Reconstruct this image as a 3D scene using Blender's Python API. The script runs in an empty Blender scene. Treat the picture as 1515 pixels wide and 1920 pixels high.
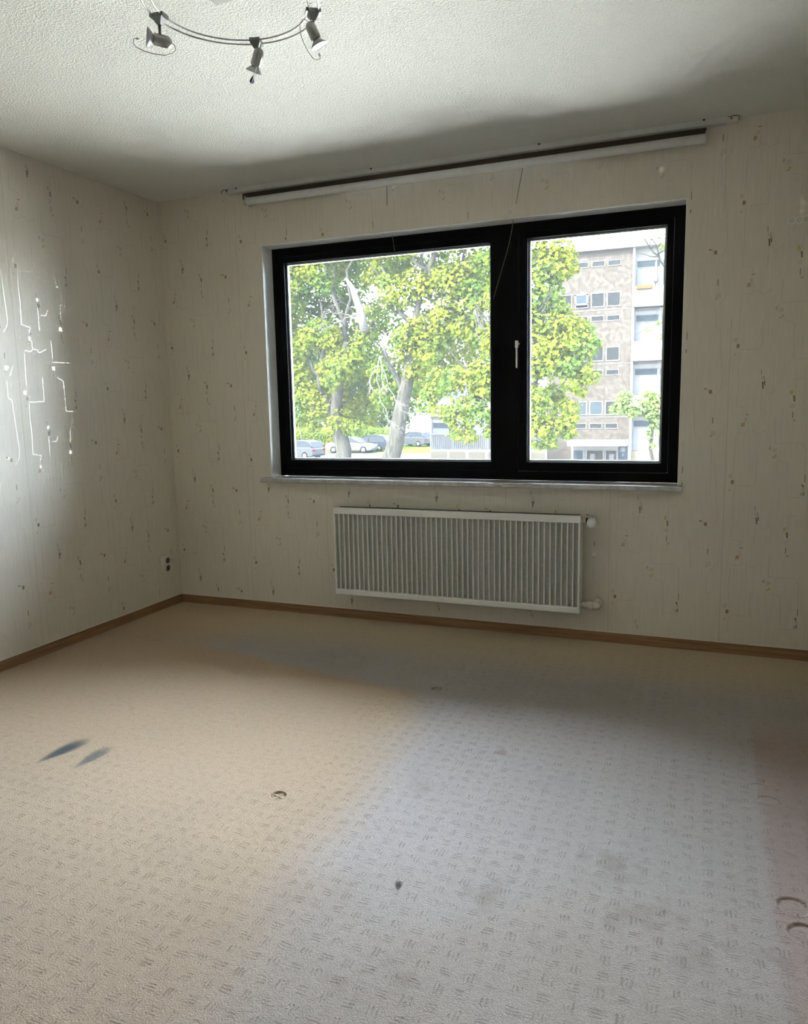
import bpy, math, random
import numpy as np
from mathutils import Vector, Matrix

random.seed(7)
RNG = np.random.default_rng(11)
scene = bpy.context.scene
COL = scene.collection

# ------------------------------------------------------------------ camera
CAM = Vector((3.1616, -3.9337, 1.2518))
YAW, PITCH, ROLL, FPX = 0.3821, 0.1419, -0.0198, 1415.59


def cam_axes():
    cy, sy = math.cos(YAW), math.sin(YAW)
    fwd = Vector((-sy * math.cos(PITCH), cy * math.cos(PITCH), -math.sin(PITCH)))
    right = Vector((cy, sy, 0))
    up = right.cross(fwd)
    c, s = math.cos(ROLL), math.sin(ROLL)
    return fwd, c * right + s * up, -s * right + c * up


FWD, RIGHT, UP = cam_axes()
cam_data = bpy.data.cameras.new('camera')
cam = bpy.data.objects.new('camera', cam_data)
COL.objects.link(cam)
m = Matrix((RIGHT, UP, -FWD)).transposed().to_4x4()
m.translation = CAM
cam.matrix_world = m
cam_data.sensor_fit = 'HORIZONTAL'
cam_data.sensor_width = 36.0
cam_data.lens = FPX * 36.0 / 1515.0
cam_data.clip_start = 0.05
cam_data.clip_end = 500
scene.camera = cam

# ------------------------------------------------------------------ light
SKY_STRENGTH = 1.0
SUN_STRENGTH = 7.0
EXPOSURE = 3.52

world = bpy.data.worlds.new('sky')
scene.world = world
world.use_nodes = True
wn = world.node_tree
wn.nodes.clear()
sky = wn.nodes.new('ShaderNodeTexSky')
sky.sky_type = 'NISHITA'
sky.sun_disc = False
sky.sun_elevation = math.radians(50)
sky.sun_rotation = math.radians(200)
sky.air_density = 1.0
sky.dust_density = 2.5
sky.ozone_density = 1.0
haze = wn.nodes.new('ShaderNodeMixRGB')           # thin bright summer haze over the blue
haze.inputs['Fac'].default_value = 0.55
haze.inputs['Color2'].default_value = (5.8, 6.4, 7.4, 1)
bg = wn.nodes.new('ShaderNodeBackground')
bg.inputs['Strength'].default_value = SKY_STRENGTH
wo = wn.nodes.new('ShaderNodeOutputWorld')
wn.links.new(sky.outputs[0], haze.inputs['Color1'])
wn.links.new(haze.outputs[0], bg.inputs['Color'])
wn.links.new(bg.outputs[0], wo.inputs['Surface'])

sun_data = bpy.data.lights.new('sun', 'SUN')
sun_data.energy = SUN_STRENGTH
sun_data.angle = math.radians(0.6)
sun_data.color = (1.0, 0.93, 0.80)
sun = bpy.data.objects.new('sun', sun_data)
COL.objects.link(sun)
sun.location = (-20, -30, 40)
sun.rotation_euler = Vector((0.42, 0.72, -0.86)).to_track_quat('-Z', 'Y').to_euler()

# daylight portal filling the window opening (it emits nothing, it only guides the sampling of the sky)
por = bpy.data.lights.new('window_portal', 'AREA')
por.shape = 'RECTANGLE'
por.size, por.size_y = 2.30, 1.34
por.cycles.is_portal = True
po = bpy.data.objects.new('window_portal', por)
COL.objects.link(po)
po.location = (1.879, 0.195, 1.503)
po.rotation_euler = (math.radians(-90), 0, 0)

scene.view_settings.view_transform = 'Standard'
scene.view_settings.look = 'None'
scene.view_settings.gamma = 1.0
scene.view_settings.use_curve_mapping = False
scene.view_settings.exposure = EXPOSURE
scene.cycles.max_bounces = 10
scene.cycles.diffuse_bounces = 5
scene.cycles.glossy_bounces = 4
scene.cycles.transparent_max_bounces = 16
scene.cycles.caustics_reflective = False
scene.cycles.caustics_refractive = False
scene.cycles.use_denoising = True
scene.cycles.use_adaptive_sampling = True
scene.cycles.adaptive_threshold = 0.1
scene.cycles.sample_clamp_indirect = 12.0


# ------------------------------------------------------------------ measuring helper
def at(px, py, y):
    """Point on the plane Y = y that is seen at pixel (px, py) of the 1515x1920 photograph."""
    d = FWD + RIGHT * ((px - 757.5) / FPX) - UP * ((py - 960) / FPX)
    return CAM + d * ((y - CAM.y) / d.y)


# ------------------------------------------------------------------ node helpers
class NT:
    def __init__(self, name):
        self.mat = bpy.data.materials.new(name)
        self.mat.use_nodes = True
        self.t = self.mat.node_tree
        self.t.nodes.clear()
        self.out = self.t.nodes.new('ShaderNodeOutputMaterial')

    def node(self, kind, **kw):
        n = self.t.nodes.new(kind)
        for k, v in kw.items():
            setattr(n, k, v)
        return n

    def link(self, a, b):
        self.t.links.new(a, b)

    def put(self, sock, v):
        if isinstance(v, bpy.types.NodeSocket):
            self.link(v, sock)
        else:
            sock.default_value = v

    def math(self, op, a, b=None, c=None, clamp=False):
        n = self.node('ShaderNodeMath', operation=op, use_clamp=clamp)
        for i, v in enumerate((a, b, c)):
            if v is not None:
                self.put(n.inputs[i], v)
        return n.outputs[0]

    def step(self, v, lo, hi):
        n = self.node('ShaderNodeMapRange', interpolation_type='SMOOTHSTEP')
        self.put(n.inputs['Value'], v)
        n.inputs['From Min'].default_value = lo
        n.inputs['From Max'].default_value = hi
        return n.outputs[0]

    def mix(self, f, a, b, blend='MIX'):
        n = self.node('ShaderNodeMixRGB', blend_type=blend)
        self.put(n.inputs[0], f)
        for i, v in ((1, a), (2, b)):
            if isinstance(v, (tuple, list)):
                v = tuple(v) + (1,) if len(v) == 3 else v
            self.put(n.inputs[i], v)
        return n.outputs[0]

    def noise(self, vec, scale, detail=2.0, rough=0.5, dist=0.0):
        n = self.node('ShaderNodeTexNoise')
        if vec is not None:
            self.link(vec, n.inputs['Vector'])
        n.inputs['Scale'].default_value = scale
        n.inputs['Detail'].default_value = detail
        n.inputs['Roughness'].default_value = rough
        n.inputs['Distortion'].default_value = dist
        return n.outputs['Fac']

    def position(self):
        return self.node('ShaderNodeNewGeometry').outputs['Position']

    def objpos(self):
        return self.node('ShaderNodeTexCoord').outputs['Object']

    def xyz(self, vec):
        n = self.node('ShaderNodeSeparateXYZ')
        self.link(vec, n.inputs[0])
        return n.outputs

    def vec(self, x, y, z):
        n = self.node('ShaderNodeCombineXYZ')
        for i, v in enumerate((x, y, z)):
            self.put(n.inputs[i], v)
        return n.outputs[0]

    def scaled(self, vec, s):
        n = self.node('ShaderNodeMapping')
        self.link(vec, n.inputs['Vector'])
        n.inputs['Scale'].default_value = s
        return n.outputs[0]

    def bump(self, h, dist, strength=1.0):
        n = self.node('ShaderNodeBump')
        n.inputs['Distance'].default_value = dist
        n.inputs['Strength'].default_value = strength
        self.link(h, n.inputs['Height'])
        return n.outputs[0]

    def principled(self, color, rough=0.6, metal=0.0, normal=None, spec=None, **kw):
        n = self.node('ShaderNodeBsdfPrincipled')
        if isinstance(color, (tuple, list)):
            color = tuple(color) + (1,) if len(color) == 3 else color
        self.put(n.inputs['Base Color'], color)
        self.put(n.inputs['Roughness'], rough)
        n.inputs['Metallic'].default_value = metal
        if spec is not None:
            n.inputs['Specular IOR Level'].default_value = spec
        if normal is not None:
            self.link(normal, n.inputs['Normal'])
        for k, v in kw.items():
            self.put(n.inputs[k], v)
        return n.outputs[0]

    def surface(self, s):
        self.link(s, self.out.inputs['Surface'])
        return self.mat


def plain(name, color, rough=0.6, metal=0.0, spec=None, grain=0.06, scale=30.0):
    """Flat colour with a faint procedural mottling."""
    t = NT(name)
    f = t.noise(t.objpos(), scale, 0)
    d = tuple(max(0.0, c * (1 - grain)) for c in color)
    l = tuple(min(1.0, c * (1 + grain)) for c in color)
    return t.surface(t.principled(t.mix(f, d, l), rough, metal, spec=spec))


# ------------------------------------------------------------------ materials of the room
def mat_wallpaper(along):
    t = NT('wallpaper_' + along)
    p = t.position()
    streak = t.noise(t.scaled(p, (90, 90, 7.0)), 1.0, 2, 0.6)
    blot = t.noise(p, 1.3, 1, 0.55)
    c = t.mix(t.step(streak, 0.3, 0.7), (0.655, 0.605, 0.51), (0.695, 0.645, 0.55))
    c = t.mix(t.math('MULTIPLY', t.step(blot, 0.42, 0.75), 0.25), c, (0.61, 0.555, 0.46))
    return t.surface(t.principled(c, 0.5, normal=t.bump(streak, 0.0010, 0.6), spec=0.4))


def mat_ceiling():
    t = NT('woodchip_paint')
    p = t.position()
    a = t.noise(p, 120, 2, 0.65, 0.3)
    h = t.step(a, 0.40, 0.68)
    c = t.mix(t.math('MULTIPLY', t.step(a, 0.34, 0.27), 0.5), (0.765, 0.755, 0.70), (0.42, 0.40, 0.34))
    return t.surface(t.principled(c, 0.8, normal=t.bump(h, 0.0034, 0.85), spec=0.2))


def mat_carpet():
    t = NT('carved_carpet')
    p = t.position()
    x, y, z = t.xyz(p)
    # wobble
    wob = t.noise(p, 9, 1)
    tuft = t.noise(p, 230, 2, 0.8)
    med = t.noise(p, 46, 2, 0.6)
    fuzz = t.math('ADD', t.math('MULTIPLY', t.math('SUBTRACT', tuft, 0.5), 0.012), t.math('MULTIPLY', t.math('SUBTRACT', med, 0.5), 0.010))
    wx = t.math('ADD', t.math('ADD', x, fuzz), t.math('MULTIPLY', t.math('SUBTRACT', wob, 0.5), 0.012))
    wy = t.math('SUBTRACT', t.math('ADD', y, t.math('MULTIPLY', t.math('SUBTRACT', wob, 0.5), -0.014)), fuzz)
    # basket weave of triple grooves, 54 mm cells
    cx = t.math('DIVIDE', t.math('ADD', wx, 10.0), 0.054)
    cy = t.math('DIVIDE', t.math('ADD', wy, 10.0), 0.053)
    ix, iy = t.math('FLOOR', cx), t.math('FLOOR', cy)
    fx = t.math('SUBTRACT', t.math('SUBTRACT', cx, ix), 0.5)
    fy = t.math('SUBTRACT', t.math('SUBTRACT', cy, iy), 0.5)
    par = t.math('MODULO', t.math('ADD', ix, iy), 2.0)
    inv = t.math('SUBTRACT', 1.0, par)
    u = t.math('ADD', t.math('MULTIPLY', fx, par), t.math('MULTIPLY', fy, inv))
    v = t.math('ADD', t.math('MULTIPLY', fy, par), t.math('MULTIPLY', fx, inv))
    ln = t.math('SUBTRACT', 1.0, t.step(t.math('ABSOLUTE', u), 0.20, 0.30))
    tri = t.math('PINGPONG', t.math('ADD', v, 0.27 + 0.09 * 1), 0.09)        # 0 on a groove
    wthin = t.math('SUBTRACT', 1.0, t.step(tri, 0.006, 0.044))
    band = t.math('SUBTRACT', 1.0, t.step(t.math('ABSOLUTE', v), 0.23, 0.27))
    groove = t.math('MULTIPLY', t.math('MULTIPLY', ln, wthin), band)
    keep = t.step(med, 0.34, 0.62)                               # worn away in places
    groove = t.math('MULTIPLY', groove, keep)
    fresh = t.math('MULTIPLY', t.math('SUBTRACT', 1.0, t.step(x, 1.75, 2.15)), t.step(y, -2.35, -1.75))   # pile stands up again where furniture stood
    groove = t.math('MULTIPLY', groove, t.math('SUBTRACT', 1.0, t.math('MULTIPLY', fresh, 0.75)))
    
    # colour zones: protected tan patch, walked-on grey, pinkish cabinet footprint
    n1 = t.noise(p, 2.2, 2, 0.6)
    n2 = t.noise(p, 6.0, 2, 0.65)
    jx = t.math('ADD', x, t.math('MULTIPLY', t.math('SUBTRACT', n1, 0.5), 0.25))
    edge_r = t.math('ADD', jx, t.math('MULTIPLY', y, 0.10))
    tan_r = t.math('SUBTRACT', 1.0, t.step(edge_r, 1.78, 2.12))
    edge_t = t.math('ADD', t.math('ADD', y, t.math('MULTIPLY', x, 0.21)), t.math('MULTIPLY', t.math('SUBTRACT', n1, 0.5), 0.08))
    tan_t = t.math('SUBTRACT', 1.0, t.step(edge_t, -0.63, -0.52))
    tan = t.math('MULTIPLY', tan_r, tan_t)
    corner = t.math('MULTIPLY', t.math('SUBTRACT', 1.0, t.step(jx, 0.5, 0.95)), t.step(y, -1.0, -0.6))
    tan = t.math('MAXIMUM', tan, corner)
    c = t.mix(tan, (0.435, 0.392, 0.360), (0.490, 0.370, 0.250))
    # smeared grey traffic band in front of the window
    band2 = t.math('MULTIPLY', t.step(y, -1.0, -0.72), t.math('SUBTRACT', 1.0, t.step(y, -0.66, -0.4)))
    band2 = t.math('MULTIPLY', band2, t.math('MULTIPLY', t.step(x, 0.45, 0.9), t.step(n2, 0.38, 0.62)))
    c = t.mix(t.math('MULTIPLY', band2, 0.16), c, (0.33, 0.27, 0.21))
    # light painted into the carpet: lighter ochre strip along the window wall
    warm = t.math('MULTIPLY', t.step(y, -0.75, -0.15), 0.75)
    c = t.mix(warm, c, (0.62, 0.49, 0.30))
    # footprint of a cabinet along the right wall
    jx2 = t.math('ADD', x, t.math('MULTIPLY', t.math('SUBTRACT', n2, 0.5), 0.05))
    pink = t.math('MULTIPLY', t.step(jx2, 3.335, 3.38), t.math('SUBTRACT', 1.0, t.step(y, -1.05, -0.75)))
    c = t.mix(t.math('MULTIPLY', pink, 0.75), c, (0.40, 0.30, 0.265))
    near_brown = t.math('MULTIPLY', t.math('SUBTRACT', 1.0, t.step(t.math('ADD', y, t.math('MULTIPLY', t.math('SUBTRACT', n1, 0.5), 0.9)), -2.8, -1.8)), 0.55)
    c = t.mix(near_brown, c, (0.35, 0.275, 0.205))  # darker and browner towards the near end of the floor
    # dirt
    dirt = t.math('MULTIPLY', t.step(t.noise(p, 3.8, 3, 0.75), 0.54, 0.74), t.step(x, 1.9, 2.5))
    dirt = t.math('MULTIPLY', dirt, t.math('SUBTRACT', 1.0, t.step(y, -2.0, -1.2)))
    c = t.mix(t.math('MULTIPLY', dirt, 0.42), c, (0.21, 0.165, 0.13))
    c = t.mix(t.math('MULTIPLY', t.step(tuft, 0.36, 0.66), 0.45), c, t.mix(1.0, c, (0.62, 0.58, 0.54), 'MULTIPLY'))
    c = t.mix(t.math('MULTIPLY', t.step(med, 0.45, 0.75), 0.22), c, t.mix(1.0, c, (0.66, 0.62, 0.58), 'MULTIPLY'))

    def smudge(cx_, cy_, a_, b_, rot):
        dx, dy = t.math('SUBTRACT', x, cx_), t.math('SUBTRACT', y, cy_)
        k, s = math.cos(rot), math.sin(rot)
        uu = t.math('DIVIDE', t.math('ADD', t.math('MULTIPLY', dx, k), t.math('MULTIPLY', dy, s)), a_)
        vv = t.math('DIVIDE', t.math('SUBTRACT', t.math('MULTIPLY', dy, k), t.math('MULTIPLY', dx, s)), b_)
        # wedge: fades to a point at the near end
        uu = t.math('DIVIDE', uu, t.math('MAXIMUM', t.math('ADD', 0.72, t.math('MULTIPLY', vv, 0.42)), 0.2))
        d = t.math('ADD', t.math('MULTIPLY', uu, uu), t.math('MULTIPLY', vv, vv))
        d = t.math('ADD', d, t.math('MULTIPLY', t.math('SUBTRACT', tuft, 0.5), 1.2))
        return t.math('SUBTRACT', 1.0, t.step(d, 0.05, 1.25))
    c = t.mix(t.math('MULTIPLY', smudge(0.975, -1.945, 0.050, 0.115, -0.12), 0.92), c, (0.045, 0.065, 0.07))
    c = t.mix(t.math('MULTIPLY', smudge(1.122, -1.950, 0.042, 0.095, 0.02), 0.75), c, (0.07, 0.095, 0.095))
    c = t.mix(t.math('MULTIPLY', smudge(2.45, -2.254, 0.014, 0.022, 0.3), 0.95), c, (0.05, 0.04, 0.035))
    c = t.mix(t.math('MULTIPLY', smudge(2.516, -1.423, 0.03, 0.03, 0.8), 0.5), c, (0.22, 0.15, 0.12))
    # grooves tinted darker
    c = t.mix(t.math('MULTIPLY', groove, 0.09), c, (0.15, 0.125, 0.105))
    h = t.math('ADD', t.math('MULTIPLY', groove, -0.7), t.math('ADD', t.math('MULTIPLY', tuft, 0.75), t.math('MULTIPLY', med, 0.5)))
    return t.surface(t.principled(c, 0.9, normal=t.bump(h, 0.006, 0.8), spec=0.0,
                                  **{'Sheen Weight': 0.06, 'Sheen Roughness': 0.6}))


def mat_wood(name, dark, light, axis):
    t = NT(name)
    p = t.position()
    s = (2.0, 40, 60) if axis == 'x' else (40, 2.0, 60)
    g = t.noise(t.scaled(p, s), 1.6, 4, 0.6, 0.4)
    c = t.mix(t.step(g, 0.3, 0.7), dark, light)
    return t.surface(t.principled(c, 0.5, normal=t.bump(g, 0.0006, 0.5)))


def mat_marble():
    t = NT('grey_marble')
    p = t.position()
    w = t.noise(p, 9, 6, 0.7, 1.5)
    c = t.mix(t.step(w, 0.35, 0.65), (0.40, 0.38, 0.345), (0.58, 0.57, 0.545))
    f = t.step(t.noise(p, 40, 4, 0.7), 0.55, 0.7)
    c = t.mix(t.math('MULTIPLY', f, 0.4), c, (0.36, 0.34, 0.31))
    return t.surface(t.principled(c, 0.25, spec=0.5))


def mat_glass():
    """Clear pane with a faint veil added for flare haze: mostly see-through, a little reflection, a little scatter."""
    t = NT('veiled_pane')
    tr = t.node('ShaderNodeBsdfTransparent')
    tr.inputs[0].default_value = (0.95, 0.97, 0.96, 1)
    gl = t.node('ShaderNodeBsdfGlossy')
    gl.inputs['Roughness'].default_value = 0.02
    fr = t.node('ShaderNodeFresnel')
    fr.inputs['IOR'].default_value = 1.45
    a = t.node('ShaderNodeMixShader')
    t.link(fr.outputs[0], a.inputs[0])
    t.link(tr.outputs[0], a.inputs[1])
    t.link(gl.outputs[0], a.inputs[2])
    tl = t.node('ShaderNodeBsdfTranslucent')
    tl.inputs[0].default_value = (0.9, 0.93, 0.95, 1)
    b = t.node('ShaderNodeMixShader')
    b.inputs[0].default_value = VEIL
    t.link(a.outputs[0], b.inputs[1])
    t.link(tl.outputs[0], b.inputs[2])
    return t.surface(b.outputs[0])


VEIL = 0.0045  # share of scatter added to imitate flare haze
M = {}
M['wall_x'] = mat_wallpaper('x')
M['wall_y'] = mat_wallpaper('y')
M['ceiling'] = mat_ceiling()
M['carpet'] = mat_carpet()
M['base_x'] = mat_wood('oak_baseboard_x', (0.20, 0.105, 0.045), (0.33, 0.185, 0.085), 'x')
M['base_y'] = mat_wood('oak_baseboard_y', (0.20, 0.105, 0.045), (0.33, 0.185, 0.085), 'y')
M['caulk'] = plain('white_caulk', (0.80, 0.77, 0.70), 0.5)
M['reveal'] = plain('white_reveal_paint', (0.82, 0.82, 0.80), 0.4)
M['marble'] = mat_marble()
M['black'] = plain('black_window_lacquer', (0.0035, 0.0035, 0.004), 0.6, spec=0.08)
M['spacer'] = plain('aluminium_spacer', (0.62, 0.64, 0.66), 0.4, 0.3)
M['glass'] = mat_glass()
M['white_plastic'] = plain('white_plastic', (0.80, 0.79, 0.76), 0.4)
M['old_white'] = plain('aged_white_plastic', (0.70, 0.66, 0.57), 0.4)
M['ring_white'] = plain('glossy_white_ring', (0.92, 0.92, 0.90), 0.2)
M['alu'] = plain('aluminium_rail', (0.62, 0.62, 0.60), 0.4, 0.15)
M['rad_white'] = plain('radiator_enamel', (0.78, 0.77, 0.72), 0.4)
M['rad_grey'] = plain('grey_radiator_panel', (0.42, 0.415, 0.39), 0.6, grain=0.15, scale=60)  # darker grey for the panel behind the fins
M['dark_gap'] = plain('matt_dark', (0.05, 0.045, 0.035), 0.8)  # near-black colour for the grille and socket wells
M['brown_strip'] = plain('dark_brown_strip', (0.06, 0.042, 0.022), 0.6)
M['blind'] = plain('white_blind_fabric', (0.80, 0.80, 0.80), 0.7)
M['cord'] = plain('thin_cord', (0.16, 0.15, 0.13), 0.7)
M['chrome'] = plain('satin_chrome', (0.34, 0.34, 0.33), 0.3, 1.0)
M['dark_metal'] = plain('gunmetal', (0.20, 0.205, 0.20), 0.4, 0.8)
M['canopy'] = plain('grey_lamp_housing', (0.50, 0.51, 0.47), 0.45, 0.2)
M['bulb_white'] = plain('frosted_reflector', (0.42, 0.42, 0.42), 0.3, 0.2)
M['blue_clip'] = plain('dark_blue_glass_bead', (0.01, 0.012, 0.07), 0.2)
M['black_rubber'] = plain('black_plastic', (0.02, 0.02, 0.02), 0.5)
M['foil'] = plain('pearl_foil_print', (0.92, 0.86, 0.74), 0.26, 0.34)
M['p_tan'] = plain('tan_print', (0.50, 0.335, 0.18), 0.4)
M['p_brown'] = plain('brown_print', (0.30, 0.20, 0.10), 0.4)
M['p_dark'] = plain('dark_dash_print', (0.20, 0.165, 0.11), 0.45)
M['p_yellow'] = plain('yellow_print', (0.52, 0.46, 0.13), 0.4)
M['p_grey'] = plain('faint_grey_print', (0.46, 0.43, 0.37), 0.45)
M['seam'] = plain('paper_seam', (0.42, 0.385, 0.31), 0.7)


# ------------------------------------------------------------------ mesh helpers
class MB:
    def __init__(self):
        self.v, self.f, self.m, self.sm = [], [], [], []

    def face(self, idx, mi=0, smooth=False):
        self.f.append(tuple(idx)); self.m.append(mi); self.sm.append(smooth)

    def box(self, a, b, mi=0):
        n = len(self.v)
        for z in (a[2], b[2]):
            for x, y in ((a[0], a[1]), (b[0], a[1]), (b[0], b[1]), (a[0], b[1])):
                self.v.append((x, y, z))
        for q in ((3, 2, 1, 0), (4, 5, 6, 7), (0, 1, 5, 4), (1, 2, 6, 5), (2, 3, 7, 6), (3, 0, 4, 7)):
            self.face([n + i for i in q], mi)
        return self

    def bbox(self, a, b, r, mi=0, axis=2, seg=4):
        """Box with rounded edges along one axis."""
        ax = [i for i in range(3) if i != axis]
        if axis == 1:
            ax = [2, 0]
        pts = []
        for cx, cy, a0 in ((b[ax[0]] - r, b[ax[1]] - r, 0), (a[ax[0]] + r, b[ax[1]] - r, 90), (a[ax[0]] + r, a[ax[1]] + r, 180), (b[ax[0]] - r, a[ax[1]] + r, 270)):
            for k in range(seg + 1):
                g = math.radians(a0 + 90 * k / seg)
                pts.append((cx + r * math.cos(g), cy + r * math.sin(g)))
        n0 = len(self.v)
        for w in (a[axis], b[axis]):
            for q in pts:
                c = [0, 0, 0]
                c[ax[0]], c[ax[1]], c[axis] = q[0], q[1], w
                self.v.append(tuple(c))
        n = len(pts)
        for k in range(n):
            self.face((n0 + k, n0 + (k + 1) % n, n0 + n + (k + 1) % n, n0 + n + k), mi)
        self.face([n0 + k for k in reversed(range(n))], mi)
        self.face([n0 + n + k for k in range(n)], mi)
        return self

    def tube(self, path, r, seg=8, mi=0, closed=False, cap=True):
        path = [Vector(p) for p in path]
        n = len(path)
        rs = r if isinstance(r, (list, tuple)) else [r] * n
        n0 = len(self.v)
        prev = None
        for i, p in enumerate(path):
            if closed:
                d = path[(i + 1) % n] - path[i - 1]
            else:
                d = path[min(i + 1, n - 1)] - path[max(i - 1, 0)]
            d.normalize()
            if prev is None:
                ref = Vector((0, 0, 1)) if abs(d.z) < 0.9 else Vector((1, 0, 0))
                a = d.cross(ref).normalized()
            else:
                a = (prev - d * prev.dot(d)).normalized()
            prev = a
            b = d.cross(a)
            for k in range(seg):
                g = 2 * math.pi * k / seg
                self.v.append(tuple(p + (a * math.cos(g) + b * math.sin(g)) * rs[i]))
        for i in range(n if closed else n - 1):
            j = (i + 1) % n
            for k in range(seg):
                l = (k + 1) % seg
                self.face((n0 + i * seg + k, n0 + i * seg + l, n0 + j * seg + l, n0 + j * seg + k), mi, True)
        if cap and not closed:
            self.face([n0 + k for k in reversed(range(seg))], mi)
            self.face([n0 + (n - 1) * seg + k for k in range(seg)], mi)
        return self

    def lathe(self, origin, axis, prof, seg=20, mi=0):
        """prof: list of (distance along axis, radius)."""
        o, d = Vector(origin), Vector(axis).normalized()
        ref = Vector((0, 0, 1)) if abs(d.z) < 0.9 else Vector((1, 0, 0))
        a = d.cross(ref).normalized()
        b = d.cross(a)
        n0 = len(self.v)
        for h, r in prof:
            for k in range(seg):
                g = 2 * math.pi * k / seg
                self.v.append(tuple(o + d * h + (a * math.cos(g) + b * math.sin(g)) * r))
        for i in range(len(prof) - 1):
            for k in range(seg):
                l = (k + 1) % seg
                self.face((n0 + i * seg + k, n0 + i * seg + l, n0 + (i + 1) * seg + l, n0 + (i + 1) * seg + k), mi, True)
        self.face([n0 + k for k in reversed(range(seg))], mi)
        q = n0 + (len(prof) - 1) * seg
        self.face([q + k for k in range(seg)], mi)
        return self

    def prism(self, pts, y0, y1, mi=0):
        """Extrude an x-z outline along y."""
        n0, n = len(self.v), len(pts)
        for y in (y0, y1):
            for x, z in pts:
                self.v.append((x, y, z))
        for k in range(n):
            self.face((n0 + k, n0 + (k + 1) % n, n0 + n + (k + 1) % n, n0 + n + k), mi)
        self.face([n0 + k for k in reversed(range(n))], mi)
        self.face([n0 + n + k for k in range(n)], mi)
        return self

    def poly(self, pts, mi=0):
        n0 = len(self.v)
        self.v.extend(tuple(p) for p in pts)
        self.face(range(n0, n0 + len(pts)), mi)
        return self

    def mesh(self, name, mats):
        me = bpy.data.meshes.new(name)
        me.from_pydata(self.v, [], self.f)
        for q in (mats if isinstance(mats, (list, tuple)) else [mats]):
            me.materials.append(M[q] if isinstance(q, str) else q)
        me.polygons.foreach_set('material_index', self.m)
        me.polygons.foreach_set('use_smooth', self.sm)
        me.update()
        return me

    def build(self, name, mats, parent=None, **tags):
        return add(name, self.mesh(name, mats), parent, **tags)


def add(name, me, parent=None, label=None, category=None, group=None, kind=None, loc=None):
    o = bpy.data.objects.new(name, me)
    COL.objects.link(o)
    if parent is not None:
        o.parent = parent
    if loc is not None:
        o.location = loc
    for k, v in (('label', label), ('category', category), ('group', group), ('kind', kind)):
        if v:
            o[k] = v
    return o


def empty(name, loc, label, category, group=None, kind=None, rz=0.0):
    o = add(name, None, None, label, category, group, kind, loc)
    o.empty_display_size = 0.1
    o.rotation_euler.z = rz
    return o


def copy_tree(o, parent=None):
    c = o.copy()
    COL.objects.link(c)
    c.parent = parent
    for ch in list(o.children):
        copy_tree(ch, c)
    return c


# ------------------------------------------------------------------ room shell
H, XR, YF = 2.5, 3.78, -5.4
WX0, WX1, WZ0, WZ1 = 0.7207, 3.0379, 0.8292, 2.1776       # window opening
FD = 0.1086                                               # depth of the reveal
T = 0.20

# dents pressed into the carpet by furniture feet: x, y, radius, depth, style
DENTS = [(3.372, -1.040, 0.034, 0.0028, 0), (3.358, -1.385, 0.030, 0.0026, 0), (3.380, -1.468, 0.034, 0.003, 0),
         (3.400, -1.992, 0.036, 0.0042, 0), (3.418, -2.092, 0.040, 0.0046, 0),
         (2.087, -0.912, 0.022, 0.008, 1), (1.906, -1.957, 0.026, 0.007, 2),
         (0.410, -0.765, 0.030, 0.003, 3), (0.075, -0.770, 0.030, 0.003, 3),
         (0.185, -0.190, 0.034, 0.003, 3), (0.520, -0.330, 0.036, 0.003, 3)]


def dent_spans():
    out = []
    for x, y, r, d, s in DENTS:
        w = r * 1.25
        out.append((x - w, x + w, y - w, y + w))
    return out


spans = dent_spans()
xs = sorted({0.0, XR} | {s[0] for s in spans} | {s[1] for s in spans})
ys = sorted({YF, 0.0} | {s[2] for s in spans} | {s[3] for s in spans})
fl = MB()
grid = {}
for i, gx in enumerate(xs):
    for j, gy in enumerate(ys):
        grid[i, j] = len(fl.v)
        fl.v.append((gx, gy, 0.0))
for i in range(len(xs) - 1):
    for j in range(len(ys) - 1):
        mx, my = (xs[i] + xs[i + 1]) / 2, (ys[j] + ys[j + 1]) / 2
        if any(s[0] < mx < s[1] and s[2] < my < s[3] for s in spans):
            continue
        fl.face((grid[i, j], grid[i + 1, j], grid[i + 1, j + 1], grid[i, j + 1]))
fl.box((-T, YF - T, -0.25), (XR + T, T, -0.02))
floor = fl.build('floor', 'carpet', kind='structure', label='worn beige carpet with carved basket weave pattern and stains', category='floor')

taken = []
for (x, y, r, dep, st), s in zip(DENTS, spans):
    d = MB()
    n = 56
    for j in range(n + 1):
        for i in range(n + 1):
            gx = s[0] + (s[1] - s[0]) * i / n
            gy = s[2] + (s[3] - s[2]) * j / n
            rr = math.hypot(gx - x, gy - y) / r
            q = min(max((1.04 - rr) / 0.16, 0), 1)
            q = q * q * (3 - 2 * q)
            z = -dep * q
            if rr < 0.9:
                z += dep * 0.30 * (1 - (rr / 0.9) ** 2)
            if st == 2:                                  # castor print: four lobes
                g = math.atan2(gy - y, gx - x)
                z *= 0.45 + 0.55 * abs(math.sin(2 * g + 0.5))
            ring = math.exp(-((rr - 1.16) / 0.10) ** 2) * dep * 0.18
            z += ring * min(1, max(0, (1.24 - rr) / 0.12))
            if i in (0, n) or j in (0, n):
                z = 0.0
            d.v.append((gx, gy, z))
    for j in range(n):
        for i in range(n):
            k = j * (n + 1) + i
            d.face((k, k + 1, k + n + 2, k + n + 1), 0, True)
    d.build('furniture_dent', 'carpet', floor)

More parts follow.
